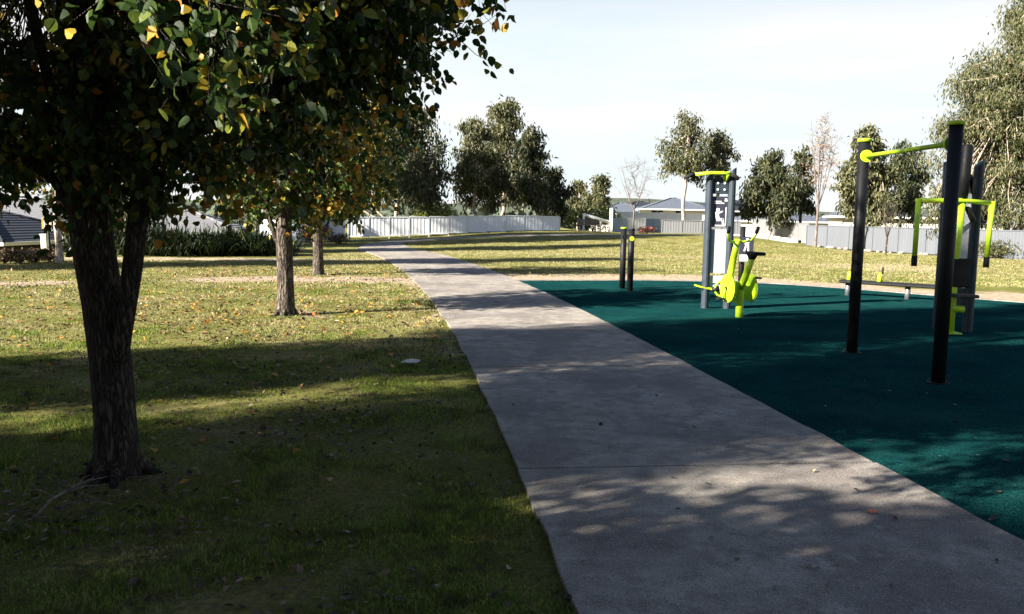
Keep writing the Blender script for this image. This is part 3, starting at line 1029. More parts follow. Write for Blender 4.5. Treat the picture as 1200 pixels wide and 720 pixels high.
# ------------------------------------------------------------------ shrubs
def shrub(name, label, x, y, w, h, n, leaf, mat, seed, kind='lance', group=None, droop=-.4):
    rng = np.random.RandomState(seed)
    z = tz(x, y)
    root = thing(name, label, 'shrub', (x, y, z), 0, group)
    mb = MB()
    for k in range(9):
        a = rng.rand() * 6.28; r_ = rng.uniform(.1, .75)
        mb.tube([(0, 0, -.03), (math.cos(a) * w * .2 * r_, math.sin(a) * w * .2 * r_, h * .35), (math.cos(a) * w * .42 * r_, math.sin(a) * w * .42 * r_, h * .8)], [.022, .015, .006], 4, cap=False)
    mb.build('stem', M_BARK, root)
    q = in_hull([((0, 0, h * .48), (w / 2, w / 2, h * .5), 1), ((w * .15, 0, h * .62), (w * .3, w * .3, h * .38), .6), ((-w * .2, 0, h * .45), (w * .3, w * .3, h * .42), .6)], n, rng, .5)
    q[:, 2] = np.maximum(q[:, 2], .02)
    leaf_mesh('foliage', q, rng.normal(size=(n, 3)) * .7 + np.array([0, 0, -droop]), leaf[0], leaf[1], kind, mat, root, rng)
    return root


def straps(label, x, y, r, h, n, seed, group):
    rng = np.random.RandomState(seed)
    root = thing('strap_leaf_plant', label, 'plant', (x, y, tz(x, y)), 0, group)
    q = rng.normal(size=(n, 3)) * np.array([r * .38, r * .38, 0]); q[:, 2] = 0
    dv = np.stack([q[:, 0] / r * 1.0, q[:, 1] / r * 1.0, np.full(n, 1.0)], 1) + rng.normal(size=(n, 3)) * .28
    leaf_mesh('leaves', q, dv, h * 1.15, .05, 'strap', M_FLAX, root, rng)
    return root


hp = [(150, 298, 1.35, 'leftmost tall strappy clump, right beside the near pear trunk'), (182, 299, 1.2, 'strappy clump second from the near pear trunk in the dark hedge row'),
      (212, 299, 1.1, 'strappy clump third from the near pear trunk in the dark hedge row'), (242, 299, 1.1, 'strappy clump in the middle of the dark hedge row'),
      (270, 298, 1.15, 'strappy clump third from the right end of the dark hedge row'), (297, 298, 1.15, 'strappy clump left of the second pear trunk in the hedge row'),
      (322, 298, .85, 'strappy clump behind the second pear trunk, right end of the hedge row')]
for i, (px, py, h, lb) in enumerate(hp):
    g_ = G(px, py)
    straps(lb, g_.x, g_.y, .95, h, 520, 90 + i, 'strappy plants in the dark hedge row')
    
for i, (px, py, lb) in enumerate([(6, 309, 'low brown twiggy shrub at the left edge before the dark house wall'), (24, 309, 'low brown twiggy shrub, second from the left edge before the house'),
                                  (42, 308, 'low brown twiggy shrub under the basketball backboard'), (58, 307, 'low brown twiggy shrub touching the slim pale trunk')]):
    g_ = G(px, py)
    shrub('low_shrub', lb, g_.x, g_.y, .75, .42, 700, (.09, .05), M_SHRUB_BR, 110 + i, group='brown shrubs before the left house')
shrub('shade_shrub', 'tall unseen shrub added outside the left edge to shade the near lawn', -4.9, .85, 3.6, 3.9, 12000, (.17, .10), M_SHRUB_DK, 119)  # out of view, added to keep sun off the near lawn and path
g_ = G(362, 288)
shrub('red_shrub', 'reddish flowering shrub between the second and third pear trunks', g_.x, g_.y + 1.5, 1.9, 1.0, 1500, (.12, .07), M_SHRUB_RED, 120)
g_ = G(398, 287)
shrub('dark_shrub', 'dark low shrub at the near corner of the white fence', g_.x, g_.y, 1.2, .55, 900, (.1, .05), M_SHRUB_BR, 121)
g_ = P(690, 262, 64)
shrub('lime_shrub', 'pale yellow green shrub behind the black park bench', g_.x + .3, 64, 4.6, 1.9, 2600, (.25, .1), M_SHRUB_LIME, 122)
g_ = P(505, 262, 57)
shrub('lime_shrub', 'bright green shrub seen between trunks above the white fence', g_.x + .3, 57, 3.2, 2.3, 1700, (.25, .1), M_SHRUB_LIME, 123)
g_ = P(1175, 262, 40)
shrub('low_shrub', 'leafy low shrub under the huge gum tree at the right', g_.x, 40, 3.2, .9, 1600, (.16, .06), M_EUC, 124)
g_ = P(757, 262, 57)
shrub('red_shrub', 'small red shrub in front of the far fence, right of the bare tree', g_.x, 56.4, 1.4, .45, 600, (.12, .07), M_SHRUB_RED, 125)


# ------------------------------------------------------------------ fences
def fence(name, label, a, b, h, n, mat, gap=.0, zf=None, hb=None, postm=None, rails=True, foot=0.0):
    a, b = Vector((a[0], a[1], 0)), Vector((b[0], b[1], 0))
    dv = (b - a); L = dv.length; u = dv / L
    nrm = Vector((u.y, -u.x, 0))
    ang = math.atan2(u.y, u.x)
    root = thing(name, label, 'fence', (a.x, a.y, 0), ang)
    pw = L / n
    zf = zf or tz
    for i in range(n + 1):
        w = a + u * (pw * i)
        z = zf(w.x, w.y)
        hh = h + ((hb or h) - h) * i / n
        MB().box((pw * i, .0, z + hh / 2 - .1), (.05, .05, hh + .20)).build('post', postm or mat, root)
        if i == n: break
        w2 = a + u * (pw * (i + 1)); zm = (z + zf(w2.x, w2.y)) / 2
        mb = MB()
        x0, x1 = pw * i + .037, pw * (i + 1) - .037
        ribs = max(5, int((x1 - x0) / .19)); st_ = (x1 - x0) / ribs
        z0, z1 = zm + gap, zm + hh
        prof = []
        for k in range(ribs):
            xx = x0 + st_ * k
            prof += [(xx, 0.0), (xx + st_ * .55, 0.0), (xx + st_ * .68, -.008), (xx + st_ * .88, -.008)]
        prof.append((x1, 0.0))
        vs = [(x, y, z0) for x, y in prof] + [(x, y, z1 - .03) for x, y in prof] + [(x, y + .012, z0) for x, y in prof] + [(x, y + .012, z1 - .03) for x, y in prof]
        k = len(prof)
        fs = [(j, j + 1, k + j + 1, k + j) for j in range(k - 1)] + [(2 * k + j + 1, 2 * k + j, 3 * k + j, 3 * k + j + 1) for j in range(k - 1)]
        mb.add(vs, fs)
        mb.box(((x0 + x1) / 2, 0, z1 - .008), (x1 - x0, .062, .05)).box(((x0 + x1) / 2, 0, z0 + .01), (x1 - x0, .05, .06))
        mb.build('panel', mat, root)
    return root


A0 = P(408, 262, 49.5); A1 = P(656, 262, 53.5)
fence('panel_fence', 'long white panel fence left of the lawn with gaps under its panels', (A0.x, 49.5), (A1.x, 53.5), 1.30, 11, M_FENCE, .16, hb=.98)
fence('panel_fence', 'short return of the fence at its near left corner, coloured as shaded', (A0.x - .12, 49.2), (A0.x - .55, 45.6), 1.3, 2, M_FENCE_B, .05)  # blue grey sheet stands in for the shadow on this panel
fence('panel_fence', 'pale sloping fence section left of the blue return, behind the third pear', (A0.x - .75, 45.8), (A0.x - 4.5, 47.6), 1.25, 2, M_FENCE, .03)
B0 = P(716, 262, 60); B1 = P(832, 262, 62)
fence('panel_fence', 'far grey blue fence left of the bare tree, beside the white rail', (B0.x - 0.1, 60.2), (P(735, 262, 60.2).x, 60.4), .98, 1, M_FENCE_B, .03, zf=lambda x, y: .58)
fence('panel_fence', 'far pale fence behind the bare tree', (P(735, 262, 60.4).x + .1, 60.5), (P(756, 262, 61).x, 60.9), 1.02, 1, M_FENCE, .03, zf=lambda x, y: .58)
fence('panel_fence', 'far dark stripe of fence right of the bare tree', (P(757, 262, 62).x, 62.2), (P(775, 262, 62).x, 62.3), 1.0, 1, M_FENCE_B, .03, zf=lambda x, y: .55)
fence('panel_fence', 'far grey fence under the tall brown gum tree', (P(776, 262, 61).x, 61), (P(868, 262, 62).x, 62), .95, 4, M_FENCE_M, .03, zf=lambda x, y: .55)
fence('panel_fence', 'white fence line higher up in front of the far house', (P(722, 262, 74).x, 74), (P(822, 262, 80).x, 80), 2.0, 4, M_FENCE, .03, zf=lambda x, y: .1)
C0 = P(882, 262, 78); C1 = P(948, 262, 61)
fence('panel_fence', 'pale fence running away behind the exercise bike', (C1.x, 61), (C0.x, 78), 1.25, 7, M_FENCE_P, .03, zf=lambda x, y: .15 + (y - 61) * .022)
D0 = P(946, 262, 54); D1 = P(1100, 262, 42.5); D2 = P(1250, 262, 37)
fence('panel_fence', 'near grey panel fence behind the pull up bar, ending at the huge gum tree', (D0.x, 54), (D2.x, 37), 1.36, 9, M_FENCE_G, .05, zf=lambda x, y: -.02)

# stones along the foot of the near grey fence
dv = Vector((D2.x - D0.x, 37 - 54, 0)); Ld = dv.length; dv.normalize()
rr = random.Random(5)
for i in range(26):
    tt = rr.uniform(.1, .72) * Ld
    x, y = D0.x + dv.x * tt - .35 + rr.uniform(-.2, .1), 54 + dv.y * tt - .3 + rr.uniform(-.2, .2)
    s_ = rr.uniform(.07, .16)
    mb = MB()
    mb.tube([(0, 0, -.02), (0, 0, s_ * .35), (s_ * .1, 0, s_ * .75), (s_ * .08, 0, s_ * .95)], [s_ * .9, s_ * 1.05, s_ * .75, s_ * .3], 7)
    o = mb.build('stone', M_CONC, None, (x, y, tz(x, y)))
    o.rotation_euler = (0, 0, rr.uniform(0, 6)); o.scale = (rr.uniform(.8, 1.5), 1, 1)
    tag(o, 'one of the grey stones along the foot of the near grey fence', 'stone', 'stones along the grey fence')


# ------------------------------------------------------------------ houses
def hip_house(label, cx, cy, w, dep, z0, eave, ridge, wallm, roofm, rz=0.0, windows=(), garage=None, overhang=.5, gable=False, group=None):
    root = thing('house', label, 'house', (cx, cy, z0), rz, group)
    MB().box((0, 0, eave / 2 - .5), (w, dep, eave + 1.0)).build('wall', wallm, root)
    hw, hd = w / 2 + overhang, dep / 2 + overhang
    rl = max(.3, hw - hd) if not gable else hw
    e0 = eave - .03
    mb = MB()
    v_ = [(-hw, -hd, e0), (hw, -hd, e0), (hw, hd, e0), (-hw, hd, e0), (-rl, 0, ridge), (rl, 0, ridge),
          (-hw, -hd, e0 - .16), (hw, -hd, e0 - .16), (hw, hd, e0 - .16), (-hw, hd, e0 - .16)]
    mb.add(v_, [(0, 1, 5, 4), (1, 2, 5), (2, 3, 4, 5), (3, 0, 4), (9, 8, 7, 6)])
    rf = mb.build('roof', roofm, root)
    g = MB()
    g.box((0, -hd, e0 - .07), (2 * hw + .04, .1, .17)).box((0, hd, e0 - .07), (2 * hw + .04, .1, .17))
    g.box((-hw, 0, e0 - .07), (.1, 2 * hd - .11, .17)).box((hw, 0, e0 - .07), (.1, 2 * hd - .11, .17))
    g.build('gutter', M_WHITE, rf)
    rc = MB().tube([(-rl, 0, ridge + .02), (rl, 0, ridge + .02)], .09, 6)
    for sx, sy in ((-1, -1), (1, -1), (1, 1), (-1, 1)):
        if not gable: rc.tube([(sx * rl, 0, ridge + .02), (sx * hw, sy * hd, e0 + .04)], .08, 6)
    rc.build('ridge_cap', roofm, rf)
    for (wx, wz, ww, wh) in windows:
        f = MB().box((wx, -dep / 2 - .02, wz), (ww + .14, .08, wh + .14)).build('window', M_WHITE, root)
        MB().box((wx, -dep / 2 - .065, wz), (ww, .03, wh)).build('pane', M_GLASSD, f)
        MB().box((wx, -dep / 2 - .085, wz), (.05, .02, wh)).build('mullion', M_WHITE, f)
    if garage:
        gx, gw, gh, gm = garage
        mb = MB()
        for k in range(4): mb.box((gx, -dep / 2 - .03, gh * (k + .5) / 4), (gw, .06, gh / 4 - .03))
        mb.build('garage_door', gm, root)
    return root


# left: dark brick house below the lawn, a paler one behind it
hl = P(-10, 279, 41)
z_l = -3.0
hip_house('dark brick house with dark tiled roof below the lawn at the left edge', P(-30, 279, 45).x, 45.0, 9.0 + 0, 8.0, z_l, 2.95, 4.55, M_BRICKD, M_ROOF_D, R(-6), windows=((-1.5, 1.5, 1.4, 1.1),), garage=(2.6, 2.6, 2.1, M_BRICKD), group='houses below the lawn on the left')
hip_house('pale roofed house with white garage door behind the near pear trunk', P(105, 290, 52).x, 52.5, 9.0, 8.0, z_l + .1, 2.5, 3.9, M_RENDER, M_ROOF_L, R(-4), garage=(-2.0, 3.4, 2.1, M_WHITE), group='houses below the lawn on the left')
hip_house('large light grey roof rising behind the dark brick house on the left', P(45, 260, 66).x, 66, 13, 10, z_l, 3.4, 5.2, M_RENDER, M_ROOF_L, R(4), group='houses below the lawn on the left')
hip_house('pale grey roof showing above the strappy hedge row', P(205, 270, 60).x, 62, 10, 9, z_l, 2.9, 4.5, M_RENDER, M_ROOF_L, R(8), group='houses below the lawn on the left')
# far right houses
zr = -2.2
hh_ = P(795, 250, 112)
hip_house('cream house with dark hipped roof and two windows beyond the far fence', P(797, 250, 112).x, 117, 8.4, 8, zr, P(795, 245, 112).z - zr, P(795, 232, 114).z - zr, M_RENDER, M_ROOF_G, R(-3),
          windows=((-2.6, P(795, 250, 112).z - zr, 1.5, .75), (.4, P(795, 250, 112).z - zr, 1.2, .75)), group='houses beyond the far fence')
hip_house('dark roofed house behind the right side of the fitness panel', P(850, 250, 125).x, 125, 11, 9, zr, P(850, 247, 121).z - zr, P(850, 234, 125).z - zr, M_BRICKD, M_ROOF_D, R(5), group='houses beyond the far fence')
hip_house('low blue grey roofed house behind the bare tree', P(728, 250, 135).x, 135, 9, 9, zr, P(728, 250, 135).z - zr, P(728, 238, 135).z - zr, M_RENDER, M_ROOF_G, R(0), windows=((-2, 3.2, 1.2, .8),), group='houses beyond the far fence')
hip_house('distant blue roofed house left of the cream house', P(752, 245, 150).x, 152, 10, 9, zr, P(752, 246, 150).z - zr, P(752, 236, 150).z - zr, M_RENDER, M_ROOF_D, R(10), group='houses beyond the far fence')
hip_house('pale walled house glimpsed behind the gum trees near the pull up bar', P(1050, 258, 78).x, 80, 9, 8, -.9, P(1050, 254, 76).z + .9, P(1050, 238, 78).z + .9, M_RENDER, M_ROOF_G, R(-12), windows=((-1, 1.5, 1.4, 1),), group='houses beyond the far fence')
hip_house('white walled house low behind the narrow gum tree', P(918, 262, 92).x, 94, 8, 8, -1.4, P(918, 259, 90).z + 1.4, P(918, 246, 92).z + 1.4, M_WHITE, M_ROOF_G, R(6), group='houses beyond the far fence')
hip_house('pale house glimpsed below the huge gum tree at the right edge', P(1196, 280, 62).x, 62, 7, 7, -.6, P(1196, 268, 60).z + .6, P(1196, 248, 60).z + .6, M_WHITE, M_ROOF_L, R(-20), group='houses beyond the far fence')

# far wooded rise and hills
t = NT('far_wood')
v = t.coords('Object'); M_FARWOOD = t.done(t.ramp(t.noise(v, .12, 8, .7), [(.35, (.045, .06, .045)), (.6, (.09, .105, .075)), (.75, (.15, .15, .11))]), .95, .05)
rw = np.random.RandomState(3)
mbv = []
nW = 9000
th_ = rw.uniform(R(-50), R(50), nW); dd_ = rw.uniform(240, 330, nW)
hx = np.sin(th_) * dd_; hy = np.cos(th_) * dd_
prof = 3.2 + 1.2 * np.sin(th_ * 17) + .9 * np.sin(th_ * 41 + 1) + .8 * np.sin(th_ * 83)
hz = rw.uniform(-3, 1, nW) * 0 + rw.uniform(-2.5, 1.0, nW) + prof * rw.uniform(.1, .75, nW)
fw = leaf_mesh('distant_trees', np.stack([hx, hy, hz], 1), rw.normal(size=(nW, 3)), 3.2, 2.4, 'round', M_FARWOOD, None, rw)
tag(fw, kind='stuff')
hm = []
nA = 80
for i in range(nA + 1):
    a = R(-60 + 120 * i / nA)
    h = 16 + 9 * math.sin(a * 5 + 1) + 5 * math.sin(a * 13)
    hm.append((math.sin(a), math.cos(a), max(2, h)))
mb = MB(); vs = []
for sx, sy, h in hm:
    vs += [(sx * 1100, sy * 1100, -4), (sx * 1250, sy * 1250, h), (sx * 1500, sy * 1500, -4)]
fs = []
for i in range(nA):
    for k in range(2): fs.append((3 * i + k, 3 * i + 3 + k, 3 * i + 4 + k, 3 * i + 1 + k))
mb.add(vs, fs, True)
tag(mb.build('hills', M_FARWOOD), kind='structure')


# ------------------------------------------------------------------ fitness equipment
def post(root, x, y, h, m, w=.125, name='post', dep=None):
    return MB().box((x, y, h / 2 - .02), (w, dep or w, h + .04), None, .028).build(name, m, root)


# pull up bar
pa = G(1099, 451); pb = G(998, 415)
root = thing('pull_up_bar', 'black pull up bar with lime green cross bar and post caps', 'exercise bar', ((pa.x + pb.x) / 2, (pa.y + pb.y) / 2, .016))
o = Vector(((pa.x + pb.x) / 2, (pa.y + pb.y) / 2, 0))
Hp = 2.53
for q in (pa, pb):
    dx, dy = q.x - o.x, q.y - o.y
    ob = MB().tube([(dx, dy, -.03), (dx, dy, Hp)], .066, 20).build('post', M_BLACK, root)
    MB().tube([(dx, dy, Hp), (dx, dy, Hp + .035), (dx, dy, Hp + .04)], [.078, .078, .07], 20).build('cap', M_LIME, ob)
    fr_ = MB().tube([(dx, dy, .0), (dx, dy, .012)], [.1, .1], 20)
    for k in range(4):
        a = .785 + 1.5708 * k
        fr_.tube([(dx + .085 * math.cos(a), dy + .085 * math.sin(a), .01), (dx + .085 * math.cos(a), dy + .085 * math.sin(a), .026)], .011, 6)
    fr_.build('foot_ring', M_BLACK, ob)
va = Vector((pa.x - o.x, pa.y - o.y, 0)); vb = Vector((pb.x - o.x, pb.y - o.y, 0)); uv = (vb - va).normalized()
zb = 2.36
bar = MB().tube([va + uv * .06 + Vector((0, 0, zb)), vb - uv * .06 + Vector((0, 0, zb))], .025, 14).build('cross_bar', M_LIME, root)
for q, s_ in ((va, 1), (vb, -1)):
    MB().tube([q + uv * s_ * .058 + Vector((0, 0, zb)), q + uv * s_ * .085 + Vector((0, 0, zb))], .072, 18).build('flange', M_LIME, bar)

# pair of low posts
q0 = G(729, 339); q1 = G(738, 342)
for q, hh, lb in ((q0, 1.34, 'shorter looking farther black post of the pair with lime top beside the path end'), (q1, 1.32, 'nearer black post of the pair with bare top on the rubber')):
    r0 = thing('low_post', lb, 'post', (q.x, q.y, .016), 0, 'pair of low black posts on the rubber')
    MB().tube([(0, 0, -.03), (0, 0, hh)], .066, 18).build('post', M_BLACK, r0)
    MB().tube([(0, 0, hh), (0, 0, hh + .035)], .072, 18).build('cap', M_LIME if q is q0 else M_BLACK, r0)
    MB().tube([(.0, -.06, hh - .18), (.0, -.085, hh - .18)], .05, 12).build('flange', M_LIME if q is q1 else M_BLACK, r0)


def slate_post(root, x, y, h, ang=0):
    """rounded post with a slanted top"""
    ob = MB()
    n = 14; r_ = .068
    vs = []
    for z in (-.03, h):
        for k in range(n):
            a = 2 * math.pi * k / n
            xx, yy = r_ * math.cos(a), r_ * 1.15 * math.sin(a)
            zz = z if z < 0 else h + .05 * math.sin(a + ang)
            vs.append((x + xx, y + yy, zz))
    fs = [(k, (k + 1) % n, n + (k + 1) % n, n + k) for k in range(n)] + [tuple(range(n - 1, -1, -1)), tuple(range(n, 2 * n))]
    ob.add(vs, fs, False)
    return ob.build('post', M_SLATE, root)


# left station with the printed panel
sl = G(825, 362); sr = G(852, 363)
root = thing('exercise_station', 'slate grey pull down station with printed panel, left of the exercise bike', 'exercise machine', ((sl.x + sr.x) / 2, (sl.y + sr.y) / 2, .016), 0, 'outdoor exercise stations')
hw = abs(sr.x - sl.x) / 2
slate_post(root, -hw, 0, 2.42, 2); slate_post(root, hw, 0, 2.45, 2)
wI = 2 * hw - .13
pl = MB().box((0, .0, 2.17), (wI, .06, .27), None, .015).build('top_plate', M_SLATE, root)
for bx_, bz in ((-.06, 2.22), (.06, 2.22), (-.06, 2.11), (.06, 2.11)):
    MB().tube([(bx_, -.03, bz), (bx_, -.045, bz)], .018, 8).build('bolt', M_PRINT, pl)
bd = MB().box((0, .0, 1.72), (wI, .03, .54)).build('printed_panel', M_BOARD_D, root)
pm = MB(); yy = -.019
U, W_ = (1, 0, 0), (0, 0, 1)


def flat(pts, x0, z0): pm.prism(pts, (x0, yy, z0), U, W_, (0, .004, 0))


def circ(r_, n=12): return [(r_ * math.cos(6.283 * k / n), r_ * math.sin(6.283 * k / n)) for k in range(n)]


flat(circ(.032), -.035, 1.755)                                             # seated figure pulling a bar
flat([(-.035, .12), (.015, .12), (.045, .0), (-.02, -.01)], -.045, 1.60)
flat([(-.03, .02), (.075, .025), (.08, -.02), (-.03, -.03)], -.02, 1.585)
flat([(.0, .03), (.035, .03), (.055, -.09), (.02, -.09)], .03, 1.575)
flat([(0, .015), (.09, .05), (.09, .03), (0, -.015)], -.04, 1.69)
flat([(-.05, .01), (.13, .01), (.13, -.012), (-.05, -.012)], -.03, 1.478)
flat([(-.006, 0), (.008, 0), (.008, .32), (-.006, .32)], .105, 1.48)
for k, (a_, b_) in enumerate(((-.11, .02), (-.11, .07))):
    flat([(a_, 0), (b_, 0), (b_, .016), (a_, .016)], 0, 1.895 - .032 * k)
flat([(0, 0), (.05, 0), (.04, .05), (.01, .05)], .075, 1.905)
pm.build('pictogram', M_PRINT, bd)
MB().box((0, .0, 1.02), (wI, .03, .78)).build('white_panel', M_BOARD_W, root)
MB().box((-wI / 2 + .02, -.02, 1.05), (.035, .012, .72)).build('side_strip', M_FENCE_B, root)
MB().box((0, .0, .52), (wI, .03, .13)).build('white_panel', M_BOARD_W, root)
MB().box((0, .0, .36), (wI, .03, .13)).build('grey_panel', M_FENCE_B, root)
hb = MB().tube([(-.50, -.13, 2.36), (-.2, -.14, 2.39), (.0, -.14, 2.39), (.14, -.13, 2.37)], .032, 12).build('handle_bar', M_LIME, root)
MB().tube([(-.50, -.13, 2.36), (-.56, -.14, 2.35), (-.67, -.17, 2.29)], .036, 10).build('grip', M_GRIP, hb)
MB().tube([(.14, -.13, 2.37), (.19, -.14, 2.355), (.27, -.17, 2.29)], .036, 10).build('grip', M_GRIP, hb)
MB().tube([(.08, -.14, 2.39), (.08, -.03, 2.30), (.06, 0, 2.25)], .045, 10).build('bracket', M_LIME, hb)
sw = MB().tube([(-hw - .22, -.12, .42), (-hw - .05, -.06, .37), (.0, -.06, .33), (.3, -.06, .33)], [.014, .018, .03, .03], 10).build('foot_bar', M_LIME, root)
ring_ = [(.06 + .13 * math.cos(6.283 * k / 20) * .85, -.12, .36 + .13 * math.sin(6.283 * k / 20)) for k in range(21)]
MB().tube(ring_, .022, 8, cap=False).build('ring', M_LIME, sw)
MB().tube([(-.1, -.1, .34), (.02, -.12, .36)], [.04, .06], 12).build('hub', M_BLACK, sw)

# small sign behind the bike
sg = G(867, 352)
root = thing('instruction_sign', 'small black instruction sign on a post behind the exercise bike', 'sign', (sg.x, sg.y, .016))
MB().tube([(0, 0, -.03), (0, 0, 1.46)], .055, 14).build('post', M_BLACK, root)
sb = MB().box((.06, -.08, 1.0), (.28, .03, .5)).build('board', M_BOARD_D, root)
pm = MB(); yy = -.101
flat([(-.11, 0), (.15, 0), (.15, .13), (-.11, .13)], .04, .77)
flat([(0, 0), (.03, .0), (.07, .14), (.045, .17)], .0, .97); flat([(0, 0), (.03, 0), (.02, .17), (-.01, .16)], .08, .97)
flat([(0, 0), (.1, .05), (.1, .08), (0, .03)], .02, 1.1); flat(circ(.03), .07, 1.2)
pm.build('pictogram', M_PRINT, sb)

# exercise bike
bk = G(866, 373)
root = thing('exercise_bike', 'lime green exercise bike with two round discs and black saddle', 'exercise bike', (bk.x, bk.y, .016), R(16))
fr = MB()
fr.tube([(0, 0, -.03), (0, 0, .12), (0, 0, .42), (0, -.02, .55)], [.062, .062, .062, .05], 16)
fr.build('pedestal', M_LIME, root)
MB().tube([(0, .27, .235), (0, .32, .40), (0, .325, .70), (0, .24, 1.0), (0, .15, 1.26)], [.05, .055, .056, .053, .048], 16).build('column', M_LIME, root)
MB().box((0, .14, .27), (.085, .34, .09), None, .02).box((0, .07, .46), (.11, .22, .24), None, .02).build('body', M_LIME, root)
for s_ in (-1, 1):
    c = Vector((s_ * .20, .05, .47))
    dsc = MB().tube([c + Vector((s_ * k, 0, 0)) for k in (-.022, -.02, .012, .014, .02, .022)], [.02, .225, .235, .222, .20, .02], 36, smooth=False).build('disc', M_LIME, root)
    MB().tube([c + Vector((s_ * .02, 0, 0)), c + Vector((s_ * .05, 0, 0))], .025, 10).build('axle', M_BLACK, dsc)
    cr = MB().tube([c + Vector((s_ * .05, 0, 0)), c + Vector((s_ * .065, -s_ * .02, s_ * .17))], .018, 8).build('crank', M_LIME, root)
    MB().box(c + Vector((s_ * .12, -s_ * .02, s_ * .17)), (.11, .12, .03), None, .01).build('pedal', M_GRIP, cr)
sp = MB().tube([(0, .0, .45), (0, -.16, .72), (0, -.30, .98)], [.058, .056, .052], 14).build('seat_post', M_LIME, root)
out = [(-.03, .17), (.03, .17), (.05, .02), (.12, -.12), (.10, -.2), (-.10, -.2), (-.12, -.12), (-.05, .02)]
MB().prism(out, (0, -.33, 1.035), (1, 0, 0), (0, 1, 0.02), (0, 0, .05)).tube([(0, -.30, .97), (0, -.31, 1.04)], [.055, .09], 12).build('saddle', M_GRIP, root)
hb = MB()
hb.tube([(0, .17, 1.24), (-.10, .15, 1.225), (-.20, .08, 1.25), (-.25, .03, 1.33), (-.26, 0, 1.40)], .02, 10)
hb.tube([(0, .17, 1.24), (.10, .15, 1.225), (.20, .08, 1.25), (.25, .03, 1.33), (.26, 0, 1.40)], .02, 10)
hb = hb.build('handlebar', M_LIME, root)
for s_ in (-1, 1):
    MB().tube([(s_ * .255, .02, 1.37), (s_ * .26, -.005, 1.42), (s_ * .262, -.03, 1.47)], .028, 10).build('grip', M_GRIP, hb)

# right station
rl_ = G(1098, 386); rr_ = G(1133, 390); rc_ = G(1113, 392)
o = Vector((rc_.x, rc_.y, 0))
root = thing('exercise_station', 'right exercise station with lime swing arms, half hidden by the pull up post', 'exercise machine', (o.x, o.y, .016), 0, 'outdoor exercise stations')
for q, s_ in ((rl_, 0), (rr_, 1.5)):
    slate_post(root, q.x - o.x, q.y - o.y, 2.46, s_)
vl = Vector((rl_.x - o.x, rl_.y - o.y, 0)); vr = Vector((rr_.x - o.x, rr_.y - o.y, 0))
uu = (vr - vl).normalized(); Lp = (vr - vl).length; mid_ = (vl + vr) / 2
rotm = Matrix.Rotation(math.atan2(uu.y, uu.x), 3, 'Z')
MB().box(mid_ + Vector((0, 0, 1.45)), (Lp - .14, .03, 1.15), rotm).build('white_panel', M_BOARD_W, root)
MB().box(mid_ + Vector((0, 0, 2.1)), (Lp - .14, .04, .12), rotm).build('top_plate', M_SLATE, root)
MB().box(mid_ + Vector((0, 0, .5)), (Lp - .14, .04, .28), rotm).build('lower_plate', M_SLATE, root)
col_ = MB().tube([(0, 0, -.03), (.0, 0, .5), (.01, .0, 1.2), (.03, 0, 1.93)], [.055, .055, .052, .058], 14).build('column', M_LIME, root)
MB().box((0, 0, .008), (.24, .24, .016)).build('base_plate', M_LIME, col_)
MB().tube([(.03, 0, 1.93), (.045, 0, 2.3), (.055, 0, 2.68), (.055, 0, 2.7)], [.075, .08, .08, .06], 16).build('upper_column', M_BLACK, root)
arc = [(.03, .02, 2.28), (.10, .03, 2.30), (.17, .02, 2.2), (.2, 0, 2.0)]
MB().tube(arc, [.03, .04, .045, .03], 10).build('link_arm', M_BLACK, root)
MB().tube([(.03, .02, 1.82), (.14, .02, 1.80), (.22, 0, 1.62)], [.03, .04, .04], 10).build('link_arm', M_BLACK, root)
xl, xr = P(1079, 237, 12.2).x - o.x, P(1166, 237, 12.2).x - o.x
cb = MB().tube([(xl, -.05, 1.905), (0, -.05, 1.915), (xr, -.05, 1.885)], .034, 12).build('cross_bar', M_LIME, root)
for x_, dx, zt in ((xl, -.03, 1.905), (xr, -.05, 1.885)):
    sa = MB().tube([(x_, -.05, zt + .025), (x_ + dx * .5, -.07, 1.5), (x_ + dx, -.1, 1.10)], [.04, .036, .034], 12).build('swing_arm', M_LIME, root)
    MB().tube([(x_ + dx, -.1, 1.12), (x_ + dx * 1.1, -.105, .97)], .04, 10).build('grip', M_GRIP, sa)
MB().box((.09, -.03, .88), (.26, .07, .42), None, .03).build('back_pad', M_GRIP, root)
MB().box((.1, -.12, .56), (.30, .3, .05), None, .02).build('seat', M_GRIP, root)
MB().tube([(.0, -.02, .36), (.1, -.06, .36), (.14, -.06, .36)], [.05, .05, .05], 12).build('foot_rest', M_LIME, root)

# sit-up bench
b0 = G(993, 347); b1 = G(1063, 352); bdv = (b1 - b0).normalized()
root = thing('sit_up_bench', 'low black sit up bench with lime ankle holders behind the pull up bar', 'bench', (b0.x, b0.y, .016), math.atan2(bdv.y, bdv.x))
L1 = (b1 - b0).length
MB().box((L1 * .5 + .22, 0, .30), (L1 + .75, .32, .07), None, .03).build('board', M_BLACK, root)
for x_ in (0.0, L1): MB().tube([(x_, 0, -.03), (x_, 0, .27)], .055, 14).build('leg', M_STEEL, root)
for x_ in (.02, .65):
    a_ = MB().tube([(x_, 0, .33), (x_, 0, .52)], [.055, .035], 12).build('ankle_holder', M_LIME, root)
    MB().tube([(x_ + .05, 0, .5), (x_ + .05, 0, .64)], .02, 8).build('peg', M_GRIP, a_)

